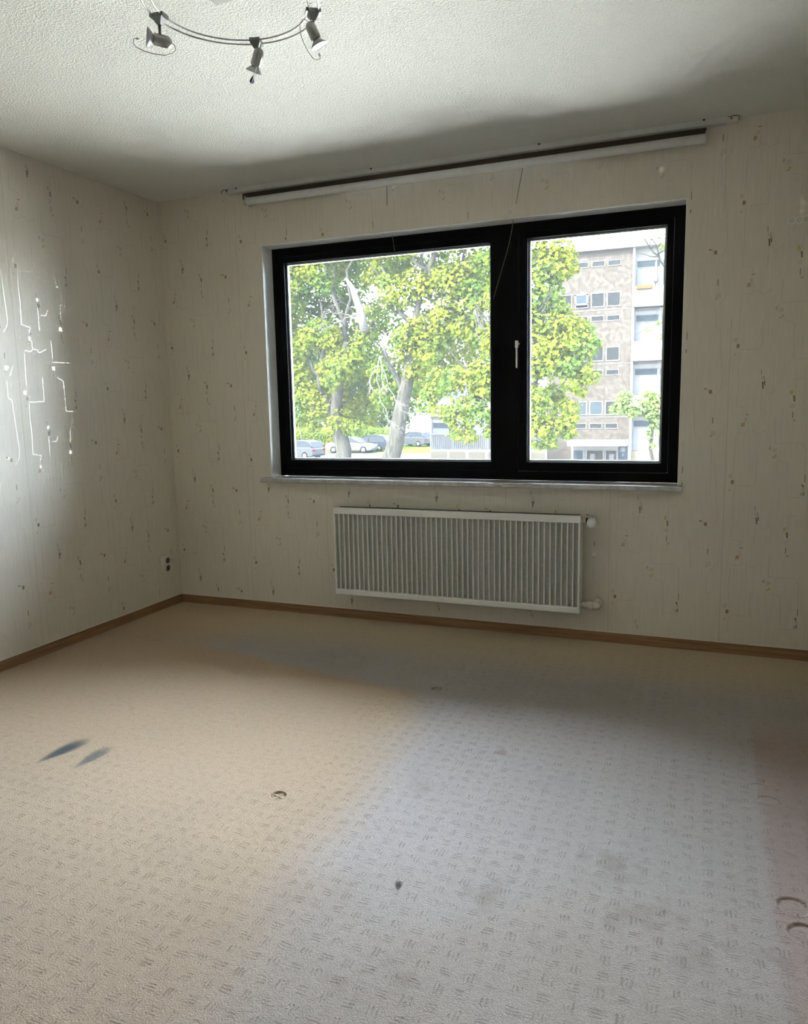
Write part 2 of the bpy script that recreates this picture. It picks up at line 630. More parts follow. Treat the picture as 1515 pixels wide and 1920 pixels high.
wb = MB()
wb.box((-T, 0, -0.25), (WX0, T, H + 0.25))
wb.box((WX1, 0, -0.25), (XR + T, T, H + 0.25))
wb.box((WX0, 0, -0.25), (WX1, T, WZ0 - 0.025))
wb.box((WX0, 0, WZ1), (WX1, T, H + 0.25))
wall_back = wb.build('wall_back', 'wall_x', kind='structure', label='window wall with cream patterned wallpaper', category='wall')
rv = MB()
e = 0.003
rv.box((WX0 - 0.0005, 0.0004, WZ0), (WX0 + e, FD + 0.01, WZ1))
rv.box((WX1 - e, 0.0004, WZ0), (WX1 + 0.0005, FD + 0.01, WZ1))
rv.box((WX0, 0.0004, WZ1 - e), (WX1, FD + 0.01, WZ1 + 0.0005))
rv.build('window_reveal', 'reveal', wall_back)

wall_left = MB().box((-T, YF - T, -0.25), (0, 0.0, H + 0.25)).build('wall_left', 'wall_y', kind='structure', label='left wall with cream wallpaper catching the daylight', category='wall')
wall_right = MB().box((XR, YF - T, -0.25), (XR + T, 0.0, H + 0.25)).build('wall_right', 'wall_y', kind='structure', label='right wall with cream wallpaper outside the picture', category='wall')
MB().box((0, YF - T, -0.25), (XR, YF, H + 0.25)).build('wall_front', 'wall_x', kind='structure', label='wall behind the viewer with cream wallpaper', category='wall')
MB().box((-T, YF - T, H), (XR + T, T, H + 0.25)).build('ceiling', 'ceiling', kind='structure', label='white woodchip ceiling', category='ceiling')

# baseboards
BB, BT = 0.0516, 0.012
bl = MB()
bl.box((0, YF, 0), (BT, -0.062, BB))
bl.box((0, -0.0605, 0), (BT - 0.001, 0.0, BB))
o = bl.build('baseboard_left', 'base_y', kind='structure', label='brown wooden baseboard along the left wall', category='baseboard')
MB().box((0, YF, BB), (0.004, -0.001, BB + 0.003)).build('caulk_line', 'caulk', o)
bb = MB()
bb.box((BT, -BT, 0), (0.0705, 0, BB))
bb.box((0.072, -BT, 0), (2.70, 0, BB))
bb.box((2.7008, -BT, 0), (XR, 0, BB))
o = bb.build('baseboard_back', 'base_x', kind='structure', label='brown wooden baseboard below the window', category='baseboard')
MB().box((0.001, -0.004, BB), (XR, 0, BB + 0.003)).build('caulk_line', 'caulk', o)
MB().box((XR - BT, YF, 0), (XR, -BT, BB)).build('baseboard_right', 'base_y', kind='structure', label='brown wooden baseboard along the right wall', category='baseboard')

# ------------------------------------------------------------------ wallpaper print (flat, lies on the paper)
CW, CH = 0.54, 0.64
FILLS = [  # u, v, w, h, material index, slant
    (0.068, 0.000, 0.019, 0.019, 1, 0.004), (0.085, 0.047, 0.016, 0.0035, 3, 0.002), (0.078, 0.022, 0.012, 0.020, 0, 0.0),
    (0.033, -0.274, 0.013, 0.019, 2, 0.0), (0.022, -0.245, 0.020, 0.020, 0, 0.004), (0.022, -0.312, 0.005, 0.010, 1, 0.0),
    (0.137, 0.242, 0.0026, 0.022, 3, 0.0), (0.150, 0.214, 0.0032, 0.020, 3, 0.0), (0.146, 0.182, 0.0036, 0.034, 3, -0.004),
    (0.188, -0.111, 0.012, 0.016, 5, 0.003), (0.206, -0.154, 0.012, 0.008, 5, 0.0), (0.209, -0.120, 0.018, 0.020, 0, 0.0), (0.214, -0.146, 0.009, 0.012, 4, 0.0),
    (0.268, 0.146, 0.011, 0.019, 4, 0.0), (0.280, 0.118, 0.0042, 0.028, 3, -0.004), (0.277, 0.043, 0.0034, 0.030, 3, 0.0), (0.285, 0.018, 0.012, 0.010, 5, 0.0),
    (0.274, 0.084, 0.020, 0.020, 0, 0.0), (0.274, 0.090, 0.004, 0.016, 3, 0.004),
    (0.342, -0.253, 0.0032, 0.036, 3, 0.0), (0.335, -0.286, 0.0030, 0.014, 3, -0.006), (0.334, -0.325, 0.017, 0.018, 5, 0.0), (0.340, -0.322, 0.004, 0.018, 3, 0.0), (0.338, -0.302, 0.013, 0.017, 0, 0.0),
    (0.455, 0.122, 0.013, 0.018, 2, 0.0), (0.431, 0.137, 0.010, 0.006, 3, 0.0), (0.441, 0.132, 0.010, 0.013, 0, 0.0),
    (0.470, -0.014, 0.0036, 0.030, 3, 0.0), (0.466, -0.088, 0.009, 0.010, 5, 0.0), (0.482, -0.080, 0.005, 0.009, 5, 0.0), (0.474, -0.073, 0.020, 0.022, 0, 0.0),
    (0.145, -0.423, 0.017, 0.016, 0, 0.0), (0.154, -0.449, 0.003, 0.020, 3, 0.0), (0.152, 0.193, 0.003, 0.020, 3, 0.0),
]
LINES = [
    [(0.041, 0.174), (0.037, 0.087), (0.086, 0.078), (0.076, 0.042)], [(0.143, 0.177), (0.141, 0.068)],
    [(0.159, 0.144), (0.188, 0.145), (0.202, 0.170)], [(0.318, 0.202), (0.309, 0.214), (0.283, 0.208), (0.282, 0.119)],
    [(0.089, 0.015), (0.090, -0.028)],
    [(0.042, -0.045), (0.052, -0.035), (0.067, -0.044), (0.082, -0.039), (0.090, -0.028), (0.117, -0.030), (0.127, -0.046), (0.171, -0.025)],
    [(0.039, -0.056), (0.035, -0.211)], [(0.207, 0.022), (0.209, -0.088), (0.322, -0.087), (0.338, -0.115), (0.341, -0.243)],
    [(0.226, -0.167), (0.266, -0.181), (0.268, -0.342), (0.342, -0.341)], [(0.384, 0.041), (0.393, -0.095)],
    [(0.135, -0.165), (0.133, -0.289), (0.042, -0.291), (0.038, -0.378), (0.043, -0.466)],
    [(0.470, -0.137), (0.467, -0.218), (0.488, -0.225), (0.505, -0.480), (0.498, -0.513), (0.471, -0.544)],
    [(0.509, -0.063), (0.502, -0.088), (0.485, -0.109)],
]


def wallpaper_print(name, wall, strips, to3, lo, hi, hole=None, seams=(), scale=1.0):
    mb = MB()

    def ok(u0, u1, v0, v1):
        if u0 < lo[0] or u1 > hi[0] or v0 < lo[1] or v1 > hi[1]:
            return False
        if hole and u1 > hole[0] and u0 < hole[1] and v1 > hole[2] and v0 < hole[3]:
            return False
        return True

    def quad(pts, mi, off):
        us, vs = [p[0] for p in pts], [p[1] for p in pts]
        if ok(min(us), max(us), min(vs), max(vs)):
            mb.poly([to3(a, b, off) for a, b in pts], mi)
    for s0, a0 in strips:
        for k in range(-1, 5):
            z0 = a0 + CH * k
            for q, (u, v, w, h, mi, sl) in enumerate(FILLS):
                u_, v_ = s0 + u * scale, z0 + v
                off = 0.0004 + 0.00005 * (q % 3)
                quad([(u_ - w / 2 + sl, v_ + h / 2), (u_ - w / 2, v_ - h / 2), (u_ + w / 2 - sl * 0.5, v_ - h / 2 + h * 0.08), (u_ + w / 2, v_ + h / 2)], mi, off)
            for line in LINES:
                for (u0, v0), (u1, v1) in zip(line, line[1:]):
                    dx, dy = (u1 - u0) * scale, v1 - v0
                    L = math.hypot(dx, dy)
                    nx, ny = -dy / L * 0.0015, dx / L * 0.0015
                    a_, b_ = (s0 + u0 * scale, z0 + v0), (s0 + u1 * scale, z0 + v1)
                    quad([(a_[0] + nx, a_[1] + ny), (a_[0] - nx, a_[1] - ny), (b_[0] - nx, b_[1] - ny), (b_[0] + nx, b_[1] + ny)], 0, 0.0003)
    for u, v0, v1 in seams:
        mb.poly([to3(u - 0.0008, v1, 0.0003), to3(u - 0.0008, v0, 0.0003), to3(u + 0.0008, v0, 0.0003), to3(u + 0.0008, v1, 0.0003)], 6)
    return mb.build(name, ['foil', 'p_tan', 'p_brown', 'p_dark', 'p_yellow', 'p_grey', 'seam'], wall, kind='stuff')


wallpaper_print('wallpaper_print', wall_back,
                [(3.25, 0.484), (2.715, 0.519), (2.17, 0.531), (1.63, 0.543), (1.09, 0.555), (0.55, 0.568), (0.01, 0.62)],
                lambda u, v, o: (u, -o, v), (0.02, 0.08), (XR - 0.01, 2.47), (WX0 - 0.07, WX1 + 0.012, WZ0 - 0.03, WZ1 + 0.01),
                [(3.25, 0.06, 1.62), (0.551, 0.06, 2.44), (2.715, 0.06, 0.80), (1.09, 0.06, 0.80), (2.17, 0.70, 0.80), (3.2, 2.1, 2.44)])
wallpaper_print('wallpaper_print', wall_left,
                [(-2.24, 0.20), (-1.68, 0.255), (-1.12, 0.31), (-0.565, 0.365), (-0.02, 0.40)],
                lambda u, v, o: (o, u, v), (-3.4, 0.08), (-0.012, 2.48), None,
                [(-1.125, 0.06, 2.45), (-0.57, 0.06, 1.9), (-1.685, 0.06, 2.45)], 1.03)

wallpaper_print('wallpaper_print', wall_right,
                [(-3.32, 0.25), (-2.78, 0.28), (-2.24, 0.30), (-1.70, 0.33), (-1.16, 0.36), (-0.62, 0.38), (-0.08, 0.40)],
                lambda u, v, o: (XR - o, u, v), (-3.4, 0.08), (-0.012, 2.48), None,
                [(-0.62, 0.06, 2.45), (-1.16, 0.06, 2.45), (-1.70, 0.06, 2.45), (-2.24, 0.06, 2.45)])

# ------------------------------------------------------------------ window
win = add('window_1', None, None, 'wide black framed window with fixed left light and right sash', 'window', None, 'structure', (1.879, 0.1086, WZ0))
WIN0 = Vector((1.879, 0.1086, WZ0))


def child_offset(o, base):
    o.location = -Vector(base)
    return o


PL = (0.800, 2.060, 0.927, 2.090)
PR = (2.260, 2.948, 0.928, 2.092)
FB = 0.185
fr = MB()
fr.box((WX0, FD, WZ0), (PL[0] - 0.028, FB, WZ1))
fr.box((PR[1] + 0.034, FD, WZ0), (WX1, FB, WZ1))
fr.box((PL[0] - 0.028, FD, WZ0), (PR[1] + 0.034, FB, PL[2] - 0.050))
fr.box((PL[0] - 0.028, FD, PL[3] + 0.034), (PR[1] + 0.034, FB, WZ1))
fr.box((PL[1] + 0.034, FD, PL[2] - 0.050), (PR[0] - 0.048, FB, PL[3] + 0.034))
child_offset(fr.build('window_frame', 'black', win), WIN0)
for nm, P_, m_ in (('glazing_bead', PL, (0.026, 0.032, 0.048, 0.032)), ('sash', PR, (0.046, 0.032, 0.048, 0.032))):
    s = MB()
    x0, x1, z0, z1 = P_
    yf = FD + (0.004 if nm == 'glazing_bead' else 0.002)
    a, b, c, d = m_
    yb = FB - 0.02
    s.box((x0 - a, yf, z0 - c), (x0, yb, z1 + d))
    s.box((x1, yf, z0 - c), (x1 + b, yb, z1 + d))
    s.box((x0, yf, z0 - c), (x1, yb, z0))
    s.box((x0, yf, z1), (x1, yb, z1 + d))
    child_offset(s.build(nm, 'black', win), WIN0)
    g = MB()
    w = 0.011
    yg0, yg1 = 0.1375, 0.1535
    g.box((x0 + 0.0003, yg0, z0), (x0 + w, yg1, z1))
    g.box((x1 - w, yg0, z0), (x1 - 0.0003, yg1, z1))
    g.box((x0 + w, yg0, z0 + 0.0003), (x1 - w, yg1, z0 + w))
    g.box((x0 + w, yg0, z1 - w), (x1 - w, yg1, z1 - 0.0003))
    child_offset(g.build('spacer_bar', 'spacer', win), WIN0)
    p = MB().box((x0 - 0.012, 0.1345, z0 - 0.012), (x1 + 0.012, 0.1373, z1 + 0.012))
    child_offset(p.build('pane', 'glass', win), WIN0)


def handle(x, z, mat, label):
    ro = MB()
    ro.bbox((x - 0.013, FD - 0.008, z - 0.030), (x + 0.013, FD + 0.003, z + 0.030), 0.008, axis=1)
    h = MB()
    h.lathe((x, FD - 0.009, z + 0.012), (0, -1, 0), [(0, 0.0085), (0.030, 0.0080)], 14)
    h.bbox((x - 0.0085, FD - 0.048, z - 0.010), (x + 0.0085, FD - 0.034, z + 0.026), 0.005, axis=2)
    h.bbox((x - 0.0045, FD - 0.046, z - 0.115), (x + 0.0040, FD - 0.036, z - 0.008), 0.003, axis=2)
    o = child_offset(h.build('window_handle', mat, win, label=label), WIN0)
    ro.build('rosette', 'black', o)
    return o


handle(2.213, 1.545, 'white_plastic', 'slim white window handle')
handle(2.085, 1.515, 'black', 'black window handle')

sill = MB().bbox((0.672, -0.050, 0.803), (3.058, FD + 0.004, 0.8285), 0.006, axis=0)
child_offset(sill.build('window_sill', 'marble', win, label='grey marble window sill slab'), WIN0)

# ------------------------------------------------------------------ radiator
RX0, RX1, RZ0, RZ1, RY = 1.1922, 2.584, 0.1695, 0.6758, -0.120
rad = empty('radiator', (RX0, RY, 0), 'white panel radiator with vertical fins below the window', 'radiator')
RB = Vector((RX0, RY, 0))


def rpart(mb, name, mat, parent=None, label=None):
    o = mb.build(name, mat, parent or rad, label=label)
    if parent is None:
        o.location = -RB
    return o


rpart(MB().bbox((RX0, RY, RZ1 - 0.037), (RX1, RY + 0.030, RZ1), 0.004, axis=0), 'top_rail', 'rad_white')
rpart(MB().bbox((RX0, RY, RZ0), (RX1, RY + 0.030, RZ0 + 0.031), 0.004, axis=0), 'bottom_rail', 'rad_white')
rpart(MB().box((RX0 + 0.006, RY + 0.019, RZ0 + 0.006), (RX1 - 0.006, RY + 0.030, RZ1 - 0.006)), 'front_panel', 'rad_grey', label='grey recessed panel')
for s in (0, 1):
    x = RX0 if s == 0 else RX1 - 0.009
    rpart(MB().box((x, RY + 0.0015, RZ0 + 0.031), (x + 0.009, RY + 0.100, RZ1 - 0.037)), 'side_cover', 'rad_white')
nf = 47
fin_me = MB().bbox((-0.0034, 0.0025, RZ0 + 0.031), (0.0034, 0.0193, RZ1 - 0.037), 0.002, axis=2, seg=2).mesh('fin', 'rad_white')
for k in range(1, nf):
    add('fin', fin_me, rad, loc=((RX1 - RX0 - 0.009) * k / nf + 0.0045, 0, 0))
rpart(MB().box((RX0 + 0.010, RY + 0.075, RZ0 + 0.02), (RX1 - 0.010, RY + 0.098, RZ1 - 0.010)), 'rear_panel', 'rad_white')
gr = MB()
gr.box((RX0 + 0.009, RY + 0.030, RZ1 - 0.016), (RX1 - 0.009, RY + 0.034, RZ1 - 0.002))
gr.box((RX0 + 0.009, RY + 0.070, RZ1 - 0.016), (RX1 - 0.009, RY + 0.074, RZ1 - 0.002))
for k in range(90):
    x = RX0 + 0.012 + (RX1 - RX0 - 0.026) * k / 89
    gr.box((x, RY + 0.034, RZ1 - 0.014), (x + 0.002, RY + 0.070, RZ1 - 0.004))
rpart(gr, 'top_grille', 'dark_gap', label='dark convector grille')
for x in (RX0 + 0.18, RX1 - 0.18):
    rpart(MB().box((x - 0.02, RY + 0.097, RZ0 + 0.06), (x + 0.02, -0.0005, RZ1 - 0.06)), 'wall_bracket', 'rad_white')
# supply valve with thermostatic head
vz = 0.647
sv = MB()
sv.tube([(RX1 - 0.004, RY + 0.052, vz), (RX1 + 0.022, RY + 0.052, vz)], 0.012, 14)
v = rpart(sv, 'supply_valve', 'old_white')
n_ = MB()
n_.lathe((RX1 + 0.020, RY + 0.052, vz), (1, 0, 0), [(0, 0.011), (0.002, 0.016), (0.018, 0.016), (0.020, 0.011), (0.052, 0.012)], 6)
n_.tube([(RX1 + 0.055, RY + 0.050, vz), (RX1 + 0.055, -0.001, vz)], 0.009, 12)
n_.build('union_nut', 'black_rubber', v)
hd = MB()
ho = Vector((RX1 + 0.056, RY + 0.040, vz))
ha = Vector((0, -1, -0.12)).normalized()
hd.lathe(ho, ha, [(0, 0.017), (0.004, 0.026), (0.010, 0.026), (0.012, 0.022), (0.018, 0.021)], 24)
t_ = hd.build('thermostat_head', 'old_white', v)
cp = MB()
ax_a = ha.cross(Vector((1, 0, 0))).normalized()
ax_b = ha.cross(ax_a)
for k in range(20):
    g0 = 2 * math.pi * k / 20
    c_ = ho + ha * 0.032 + (ax_a * math.cos(g0) + ax_b * math.sin(g0)) * 0.0215
    cp.tube([c_ - ha * 0.013, c_ + ha * 0.015], [0.0036, 0.0030], 6)
cp.lathe(ho, ha, [(0.018, 0.0205), (0.046, 0.0205), (0.052, 0.017), (0.054, 0.010)], 24)
cp.build('thermostat_cap', 'white_plastic', v)
# return valve
lz = 0.207
rvv = MB()
rvv.tube([(RX1 - 0.004, RY + 0.052, lz), (RX1 + 0.012, RY + 0.052, lz)], 0.010, 12)
rvv.lathe((RX1 + 0.008, RY + 0.052, lz), (1, 0, 0), [(0, 0.014), (0.001, 0.0165), (0.021, 0.0165), (0.022, 0.014)], 6)
rvv.lathe((RX1 + 0.034, RY + 0.052, lz), (1, 0, 0), [(0, 0.015), (0.001, 0.0185), (0.025, 0.0185), (0.026, 0.015)], 6)
rvv.tube([(RX1 + 0.030, RY + 0.052, lz), (RX1 + 0.060, RY + 0.052, lz)], 0.012, 12)
rvv.lathe((RX1 + 0.060, RY + 0.052, lz), (1, 0, 0), [(0, 0.015), (0.012, 0.0185), (0.028, 0.017), (0.040, 0.006)], 14)
rvv.tube([(RX1 + 0.078, RY + 0.052, lz), (RX1 + 0.078, -0.001, lz)], 0.009, 12)
rv2 = rpart(rvv, 'return_valve', 'old_white')
MB().lathe((RX1 + 0.078, RY + 0.058, lz + 0.012), (0.4, 0.2, 1), [(0, 0.009), (0.022, 0.008)], 12).build('lockshield_cap', 'old_white', rv2)
MB().lathe((RX1 + 0.078, -0.006, lz), (0, 1, 0), [(0, 0.020), (0.0055, 0.022)], 18).build('pipe_rosette', 'old_white', rv2)

# ------------------------------------------------------------------ curtain rail and roller blind
rail = empty('curtain_rail', (1.88, -0.02, H), 'aluminium double curtain rail screwed to the ceiling above the window', 'curtain rail')
RBs = Vector((1.88, -0.02, H))


def cpart(mb, name, mat, root, base, label=None):
    o = mb.build(name, mat, root, label=label)
    o.location = -Vector(base)
    return o


r_ = MB()
RY0, RY1 = -0.046, -0.003
prof = [(RY0, H - 0.0003), (RY0, H - 0.025), (RY0 + 0.006, H - 0.025), (RY0 + 0.006, H - 0.012), (RY0 + 0.011, H - 0.012), (RY0 + 0.011, H - 0.025),
        (RY0 + 0.030, H - 0.025), (RY0 + 0.030, H - 0.012), (RY0 + 0.035, H - 0.012), (RY0 + 0.035, H - 0.025), (RY1, H - 0.025), (RY1, H - 0.0003)]
n0 = 0
for x in (0.53, 3.20):
    for yy, zz in prof:
        r_.v.append((x, yy, zz))
n = len(prof)
for k in range(n):
    r_.face((k, (k + 1) % n, n + (k + 1) % n, n + k))
r_.face(list(range(n)))
r_.face([n + k for k in reversed(range(n))])
cpart(r_, 'track_profile', 'alu', rail, RBs)
for x0, x1 in ((0.505, 0.535), (3.195, 3.245)):
    ec = MB().bbox((x0, RY0 - 0.004, H - 0.026), (x1, RY1, H - 0.0003), 0.006, axis=2)
    oe = cpart(ec, 'end_cap', 'old_white', rail, RBs)
    hk = MB()
    s = 1 if x0 > 1 else -1
    xe = x1 if s > 0 else x0
    hk.tube([(xe - s * 0.045, RY0 - 0.006, H - 0.006), (xe - s * 0.01, RY0 - 0.007, H - 0.004), (xe + s * 0.002, RY0 - 0.006, H - 0.010), (xe + s * 0.001, RY0 - 0.006, H - 0.024)], 0.0016, 6)
    hk.lathe((xe - s * 0.030, RY0 - 0.0035, H - 0.013), (0, -1, 0), [(0, 0.004), (0.003, 0.004)], 10)
    hk.build('cord_guide', 'black_rubber', oe)
for x in (0.60, 1.45, 2.35, 3.10):
    cpart(MB().lathe((x, RY0 - 0.003, H - 0.0003), (0, 0, -1), [(0, 0.006), (0.004, 0.005), (0.006, 0.002)], 10), 'ceiling_screw', 'black_rubber', rail, RBs)

BX0, BX1, BY, BZ, BR = 0.668, 3.108, -0.047, 2.4185, 0.0205
blind = empty('roller_blind', (1.88, BY, BZ), 'rolled up white roller blind mounted above the window', 'roller blind')
BBs = Vector((1.88, BY, BZ))
tb = MB()
spiral = [(BX0, BR - 0.001), (BX0, BR), (BX1, BR), (BX1, BR - 0.001)]
tb.lathe((0, BY, BZ), (1, 0, 0), spiral, 28)
cpart(tb, 'blind_roll', 'blind', blind, BBs)
cpart(MB().box((0.62, -0.016, BZ + 0.024), (BX1 + 0.004, -0.0008, H - 0.0265)), 'dark_strip', 'brown_strip', blind, BBs, 'dark brown strip above the roll')  # dark brown strip filling the band between rail and roll
for x, s in ((BX0 - 0.0035, -1), (BX1 + 0.0005, 1)):
    k_ = MB()
    k_.bbox((x, BY - 0.022, BZ - 0.021), (x + 0.003, -0.0008, BZ + 0.026), 0.003, axis=0, seg=2)
    ob = cpart(k_, 'bracket', 'alu', blind, BBs)
    MB().lathe((x + (0.003 if s > 0 else 0), BY, BZ), (s, 0, 0), [(0, 0.015), (0.006, 0.014), (0.007, 0.006)], 16).build('end_plug', 'old_white', ob)


def cord(pts, name='pull_cord'):
    P_ = [Vector(p) for p in pts]
    out = []
    for i in range(len(P_) - 1):
        p0, p1, p2, p3 = P_[max(i - 1, 0)], P_[i], P_[i + 1], P_[min(i + 2, len(P_) - 1)]
        for k in range(8):
            q = k / 8
            out.append(0.5 * ((2 * p1) + (p2 - p0) * q + (2 * p0 - 5 * p1 + 4 * p2 - p3) * q * q + (3 * p1 - p0 - 3 * p2 + p3) * q ** 3))
    out.append(P_[-1])
    cpart(MB().tube(out, 0.0018, 6), name, 'cord', blind, BBs)


cord([(1.535, BY + 0.006, BZ - 0.0185), at(727, 400, 0.02), at(736, 445, 0.085), (at(740, 470, 0.1065))])
cord([(2.268, BY + 0.006, BZ - 0.0185), at(968, 380, 0.0), at(956, 450, 0.06), at(941, 505, 0.085), at(925, 560, 0.1065)])

# ------------------------------------------------------------------ socket on the left wall
sock = empty('power_socket', (0, -0.150, 0.28), 'double white power socket low on the left wall near the corner', 'socket')
SB = Vector((0, -0.150, 0.28))
cpart(MB().bbox((0.0003, -0.184, 0.226), (0.026, -0.116, 0.334), 0.012, axis=0), 'socket_box', 'old_white', sock, SB)
for z in (0.304, 0.256):
    w = MB()
    w.lathe((0.0255, -0.150, z), (1, 0, 0), [(0, 0.0230), (0.0035, 0.0225), (0.004, 0.0205), (0.0015, 0.0200)], 26)
    so = cpart(w, 'socket_ring', 'old_white', sock, SB)
    MB().lathe((0.0268, -0.150, z), (1, 0, 0), [(0, 0.0198), (0.0008, 0.0198)], 26).build('socket_well', 'dark_gap', so)
    pn = MB()
    for dy in (-0.0095, 0.0095):
        pn.lathe((0.0276, -0.150 + dy, z), (1, 0, 0), [(0, 0.003), (0.0006, 0.003)], 10)
    pn.box((0.0276, -0.153, z + 0.013), (0.030, -0.147, z + 0.018))
    pn.box((0.0276, -0.153, z - 0.018), (0.030, -0.147, z - 0.013))
    pn.build('contacts', 'chrome', so)

# ------------------------------------------------------------------ little row of rings on the wall
rings = empty('ring_garland', (3.50, 0, 2.03), 'short row of thin white rings on the wall at the right edge', 'decoration')
for k in range(5):
    cxr = 3.482 + 0.029 * k
    pts = [(cxr + 0.0148 * math.cos(g), -0.0025, 2.031 + 0.0148 * math.sin(g)) for g in np.linspace(0, 2 * math.pi, 24, endpoint=False)]
    o = MB().tube(pts, 0.0022, 6, closed=True).build('ring', 'ring_white', rings)
    o.location = -Vector((3.50, 0, 2.03))

# ------------------------------------------------------------------ ring rail ceiling lamp
LC = Vector((1.850, -1.925, 2.40))
lamp = empty('ceiling_lamp', (LC.x, LC.y, H), 'round twin wire ceiling lamp with small metal spotlights', 'lamp')
LB = Vector((LC.x, LC.y, H))


def lpart(mb, name, mat, parent=None, label=None):
    o = mb.build(name, mat, parent or lamp, label=label)
    if parent is None:
        o.location = -LB
    return o


for rr in (0.222, 0.250):
    pts = [(LC.x + rr * math.cos(g), LC.y + rr * math.sin(g), LC.z) for g in np.linspace(0, 2 * math.pi, 96, endpoint=False)]
    lpart(MB().tube(pts, 0.0025, 8, closed=True), 'rail_ring', 'chrome')
cb = MB()
for zz, q in ((H - 0.0003, 1.0), (H - 0.026, 1.0), (H - 0.032, 0.98)):
    for a, b in ((-0.127, -0.110), (0.127, -0.110), (0.127, 0.110), (-0.127, 0.110)):
        cb.v.append((LC.x + a * q, LC.y + b * q, zz))
for lv in range(2):
    for k in range(4):
        cb.face((lv * 4 + k, lv * 4 + (k + 1) % 4, lv * 4 + 4 + (k + 1) % 4, lv * 4 + 4 + k))
cb.face((0, 1, 2, 3))
cb.face((11, 10, 9, 8))
lpart(cb, 'transformer_housing', 'canopy')
for k in range(2):
    g = math.radians(-45 - 90 * k)
    d = Vector((math.cos(g), math.sin(g), 0))
    st = MB()
    st.tube([LC + d * 0.100 + Vector((0, 0, H - LC.z - 0.031)), LC + d * 0.15 + Vector((0, 0, 0.05)), LC + d * 0.222, LC + d * 0.2525], 0.0022, 8)
    st.lathe(LC + d * 0.222 + Vector((0, 0, -0.005)), (0, 0, 1), [(0, 0.005), (0.010, 0.005)], 10)
    st.lathe(LC + d * 0.250 + Vector((0, 0, -0.005)), (0, 0, 1), [(0, 0.005), (0.010, 0.005)], 10)
    lpart(st, 'ring_support', 'chrome')


def spot(angle, drop, axis, side, scale=1.0, bead=False):
    """angle on the ring, drop of the stem, direction the head points, sideways vector of the wire bow."""
    g = math.radians(angle)
    d = Vector((math.cos(g), math.sin(g), 0))
    tg = Vector((-d.y, d.x, 0))
    c = LC + d * 0.236
    axis = Vector(axis).normalized()
    piv = c + Vector((0, 0, -drop))
    s = scale
    # head: cylinder with domed back
    hd_ = MB()
    r0 = 0.0165 * s
    hd_.lathe(piv, axis, [(-0.034 * s, 0.004 * s), (-0.032 * s, 0.010 * s), (-0.026 * s, 0.0145 * s), (-0.018 * s, r0), (0.018 * s, r0), (0.0185 * s, r0 * 0.9), (0.008 * s, r0 * 0.88)], 24)
    head = lpart(hd_, 'spot_head', 'chrome')
    # bracket clip on the two wires: a bent plate
    cl = MB()
    zc = LC.z
    hw = 0.0165
    for ins, outs, z0_, z1_ in ((-0.022, 0.022, -0.006, 0.0045),):
        P8 = []
        for a in (ins, outs):
            for b in (-hw, hw):
                for z_ in (z0_, z1_):
                    P8.append(c + d * a + tg * b + Vector((0, 0, z_)))
        n0_ = len(cl.v)
        cl.v.extend(tuple(p) for p in P8)
        for q in ((0, 1, 3, 2), (4, 6, 7, 5), (0, 4, 5, 1), (2, 3, 7, 6), (0, 2, 6, 4), (1, 5, 7, 3)):
            cl.face([n0_ + i for i in q])
    # tapered cheeks below the plate
    n0_ = len(cl.v)
    for a, b, z_ in ((-0.017, -hw, -0.006), (0.017, -hw, -0.006), (0.017, hw, -0.006), (-0.017, hw, -0.006), (-0.006, -0.005, -0.024), (0.006, -0.005, -0.024), (0.006, 0.005, -0.024), (-0.006, 0.005, -0.024)):
        cl.v.append(tuple(c + d * a + tg * b + Vector((0, 0, z_))))
    for k in range(4):
        cl.face((n0_ + k, n0_ + (k + 1) % 4, n0_ + 4 + (k + 1) % 4, n0_ + 4 + k))
    cl.face((n0_ + 4, n0_ + 5, n0_ + 6, n0_ + 7))
    cl.build('wire_clip', 'dark_metal', head)
    st = MB()
    st.tube([c + Vector((0, 0, -0.018)), piv + Vector((0, 0, 0.010 * s))], 0.0045, 10)
    st.build('stem', 'dark_metal', head)
    # lamp with flared reflector
    bu = MB()
    bu.lathe(piv, axis, [(0.012 * s, 0.0125 * s), (0.022 * s, 0.0130 * s), (0.028 * s, 0.020 * s), (0.036 * s, 0.0265 * s), (0.0385 * s, 0.0270 * s), (0.0385 * s, 0.0262 * s), (0.0375 * s, 0.0255 * s)], 30)
    bu.build('reflector_bulb', 'bulb_white', head)
    # wire bow from the back of the head round to the front
    side = Vector(side)
    side = (side - axis * side.dot(axis)).normalized()
    bw = MB()
    key = [(-0.034, 0.000), (-0.042, 0.006), (-0.045, 0.017), (-0.036, 0.030), (-0.015, 0.041), (0.015, 0.045), (0.045, 0.043), (0.066, 0.037), (0.074, 0.027), (0.073, 0.015), (0.066, 0.012)]
    pts = [piv + axis * a * s + side * b * s for a, b in key]
    bw.tube(pts, 0.0012, 6)
    bw.build('wire_bow', 'chrome', head)
    e_ = piv + axis * 0.066 * s + side * 0.012 * s
    if bead:
        MB().lathe(e_, -axis, [(-0.004, 0.006), (0.002, 0.0075), (0.018, 0.002)], 8).build('glass_bead', 'blue_clip', head)
    else:
        MB().lathe(e_, -axis, [(-0.002, 0.003), (0.002, 0.004), (0.008, 0.002)], 8).build('glass_bead', 'spacer', head)
    return head


R_, U_, F_ = RIGHT, UP, FWD
spot(186, 0.066, -R_ * 0.93 - F_ * 0.32 + U_ * 0.06, -U_, 1.0)
spot(105, 0.052, -U_ * 0.86 - R_ * 0.36 + F_ * 0.42, -F_ * 0.9 + R_ * 0.35, 1.0, True)
spot(36, 0.058, -U_ * 0.85 + R_ * 0.42 + F_ * 0.25, -R_ * 0.9 - F_ * 0.4, 0.95)
spot(-60, 0.058, (0.5, -0.5, -0.7), (1, 0, 0), 1.0)
#@@OUTDOOR

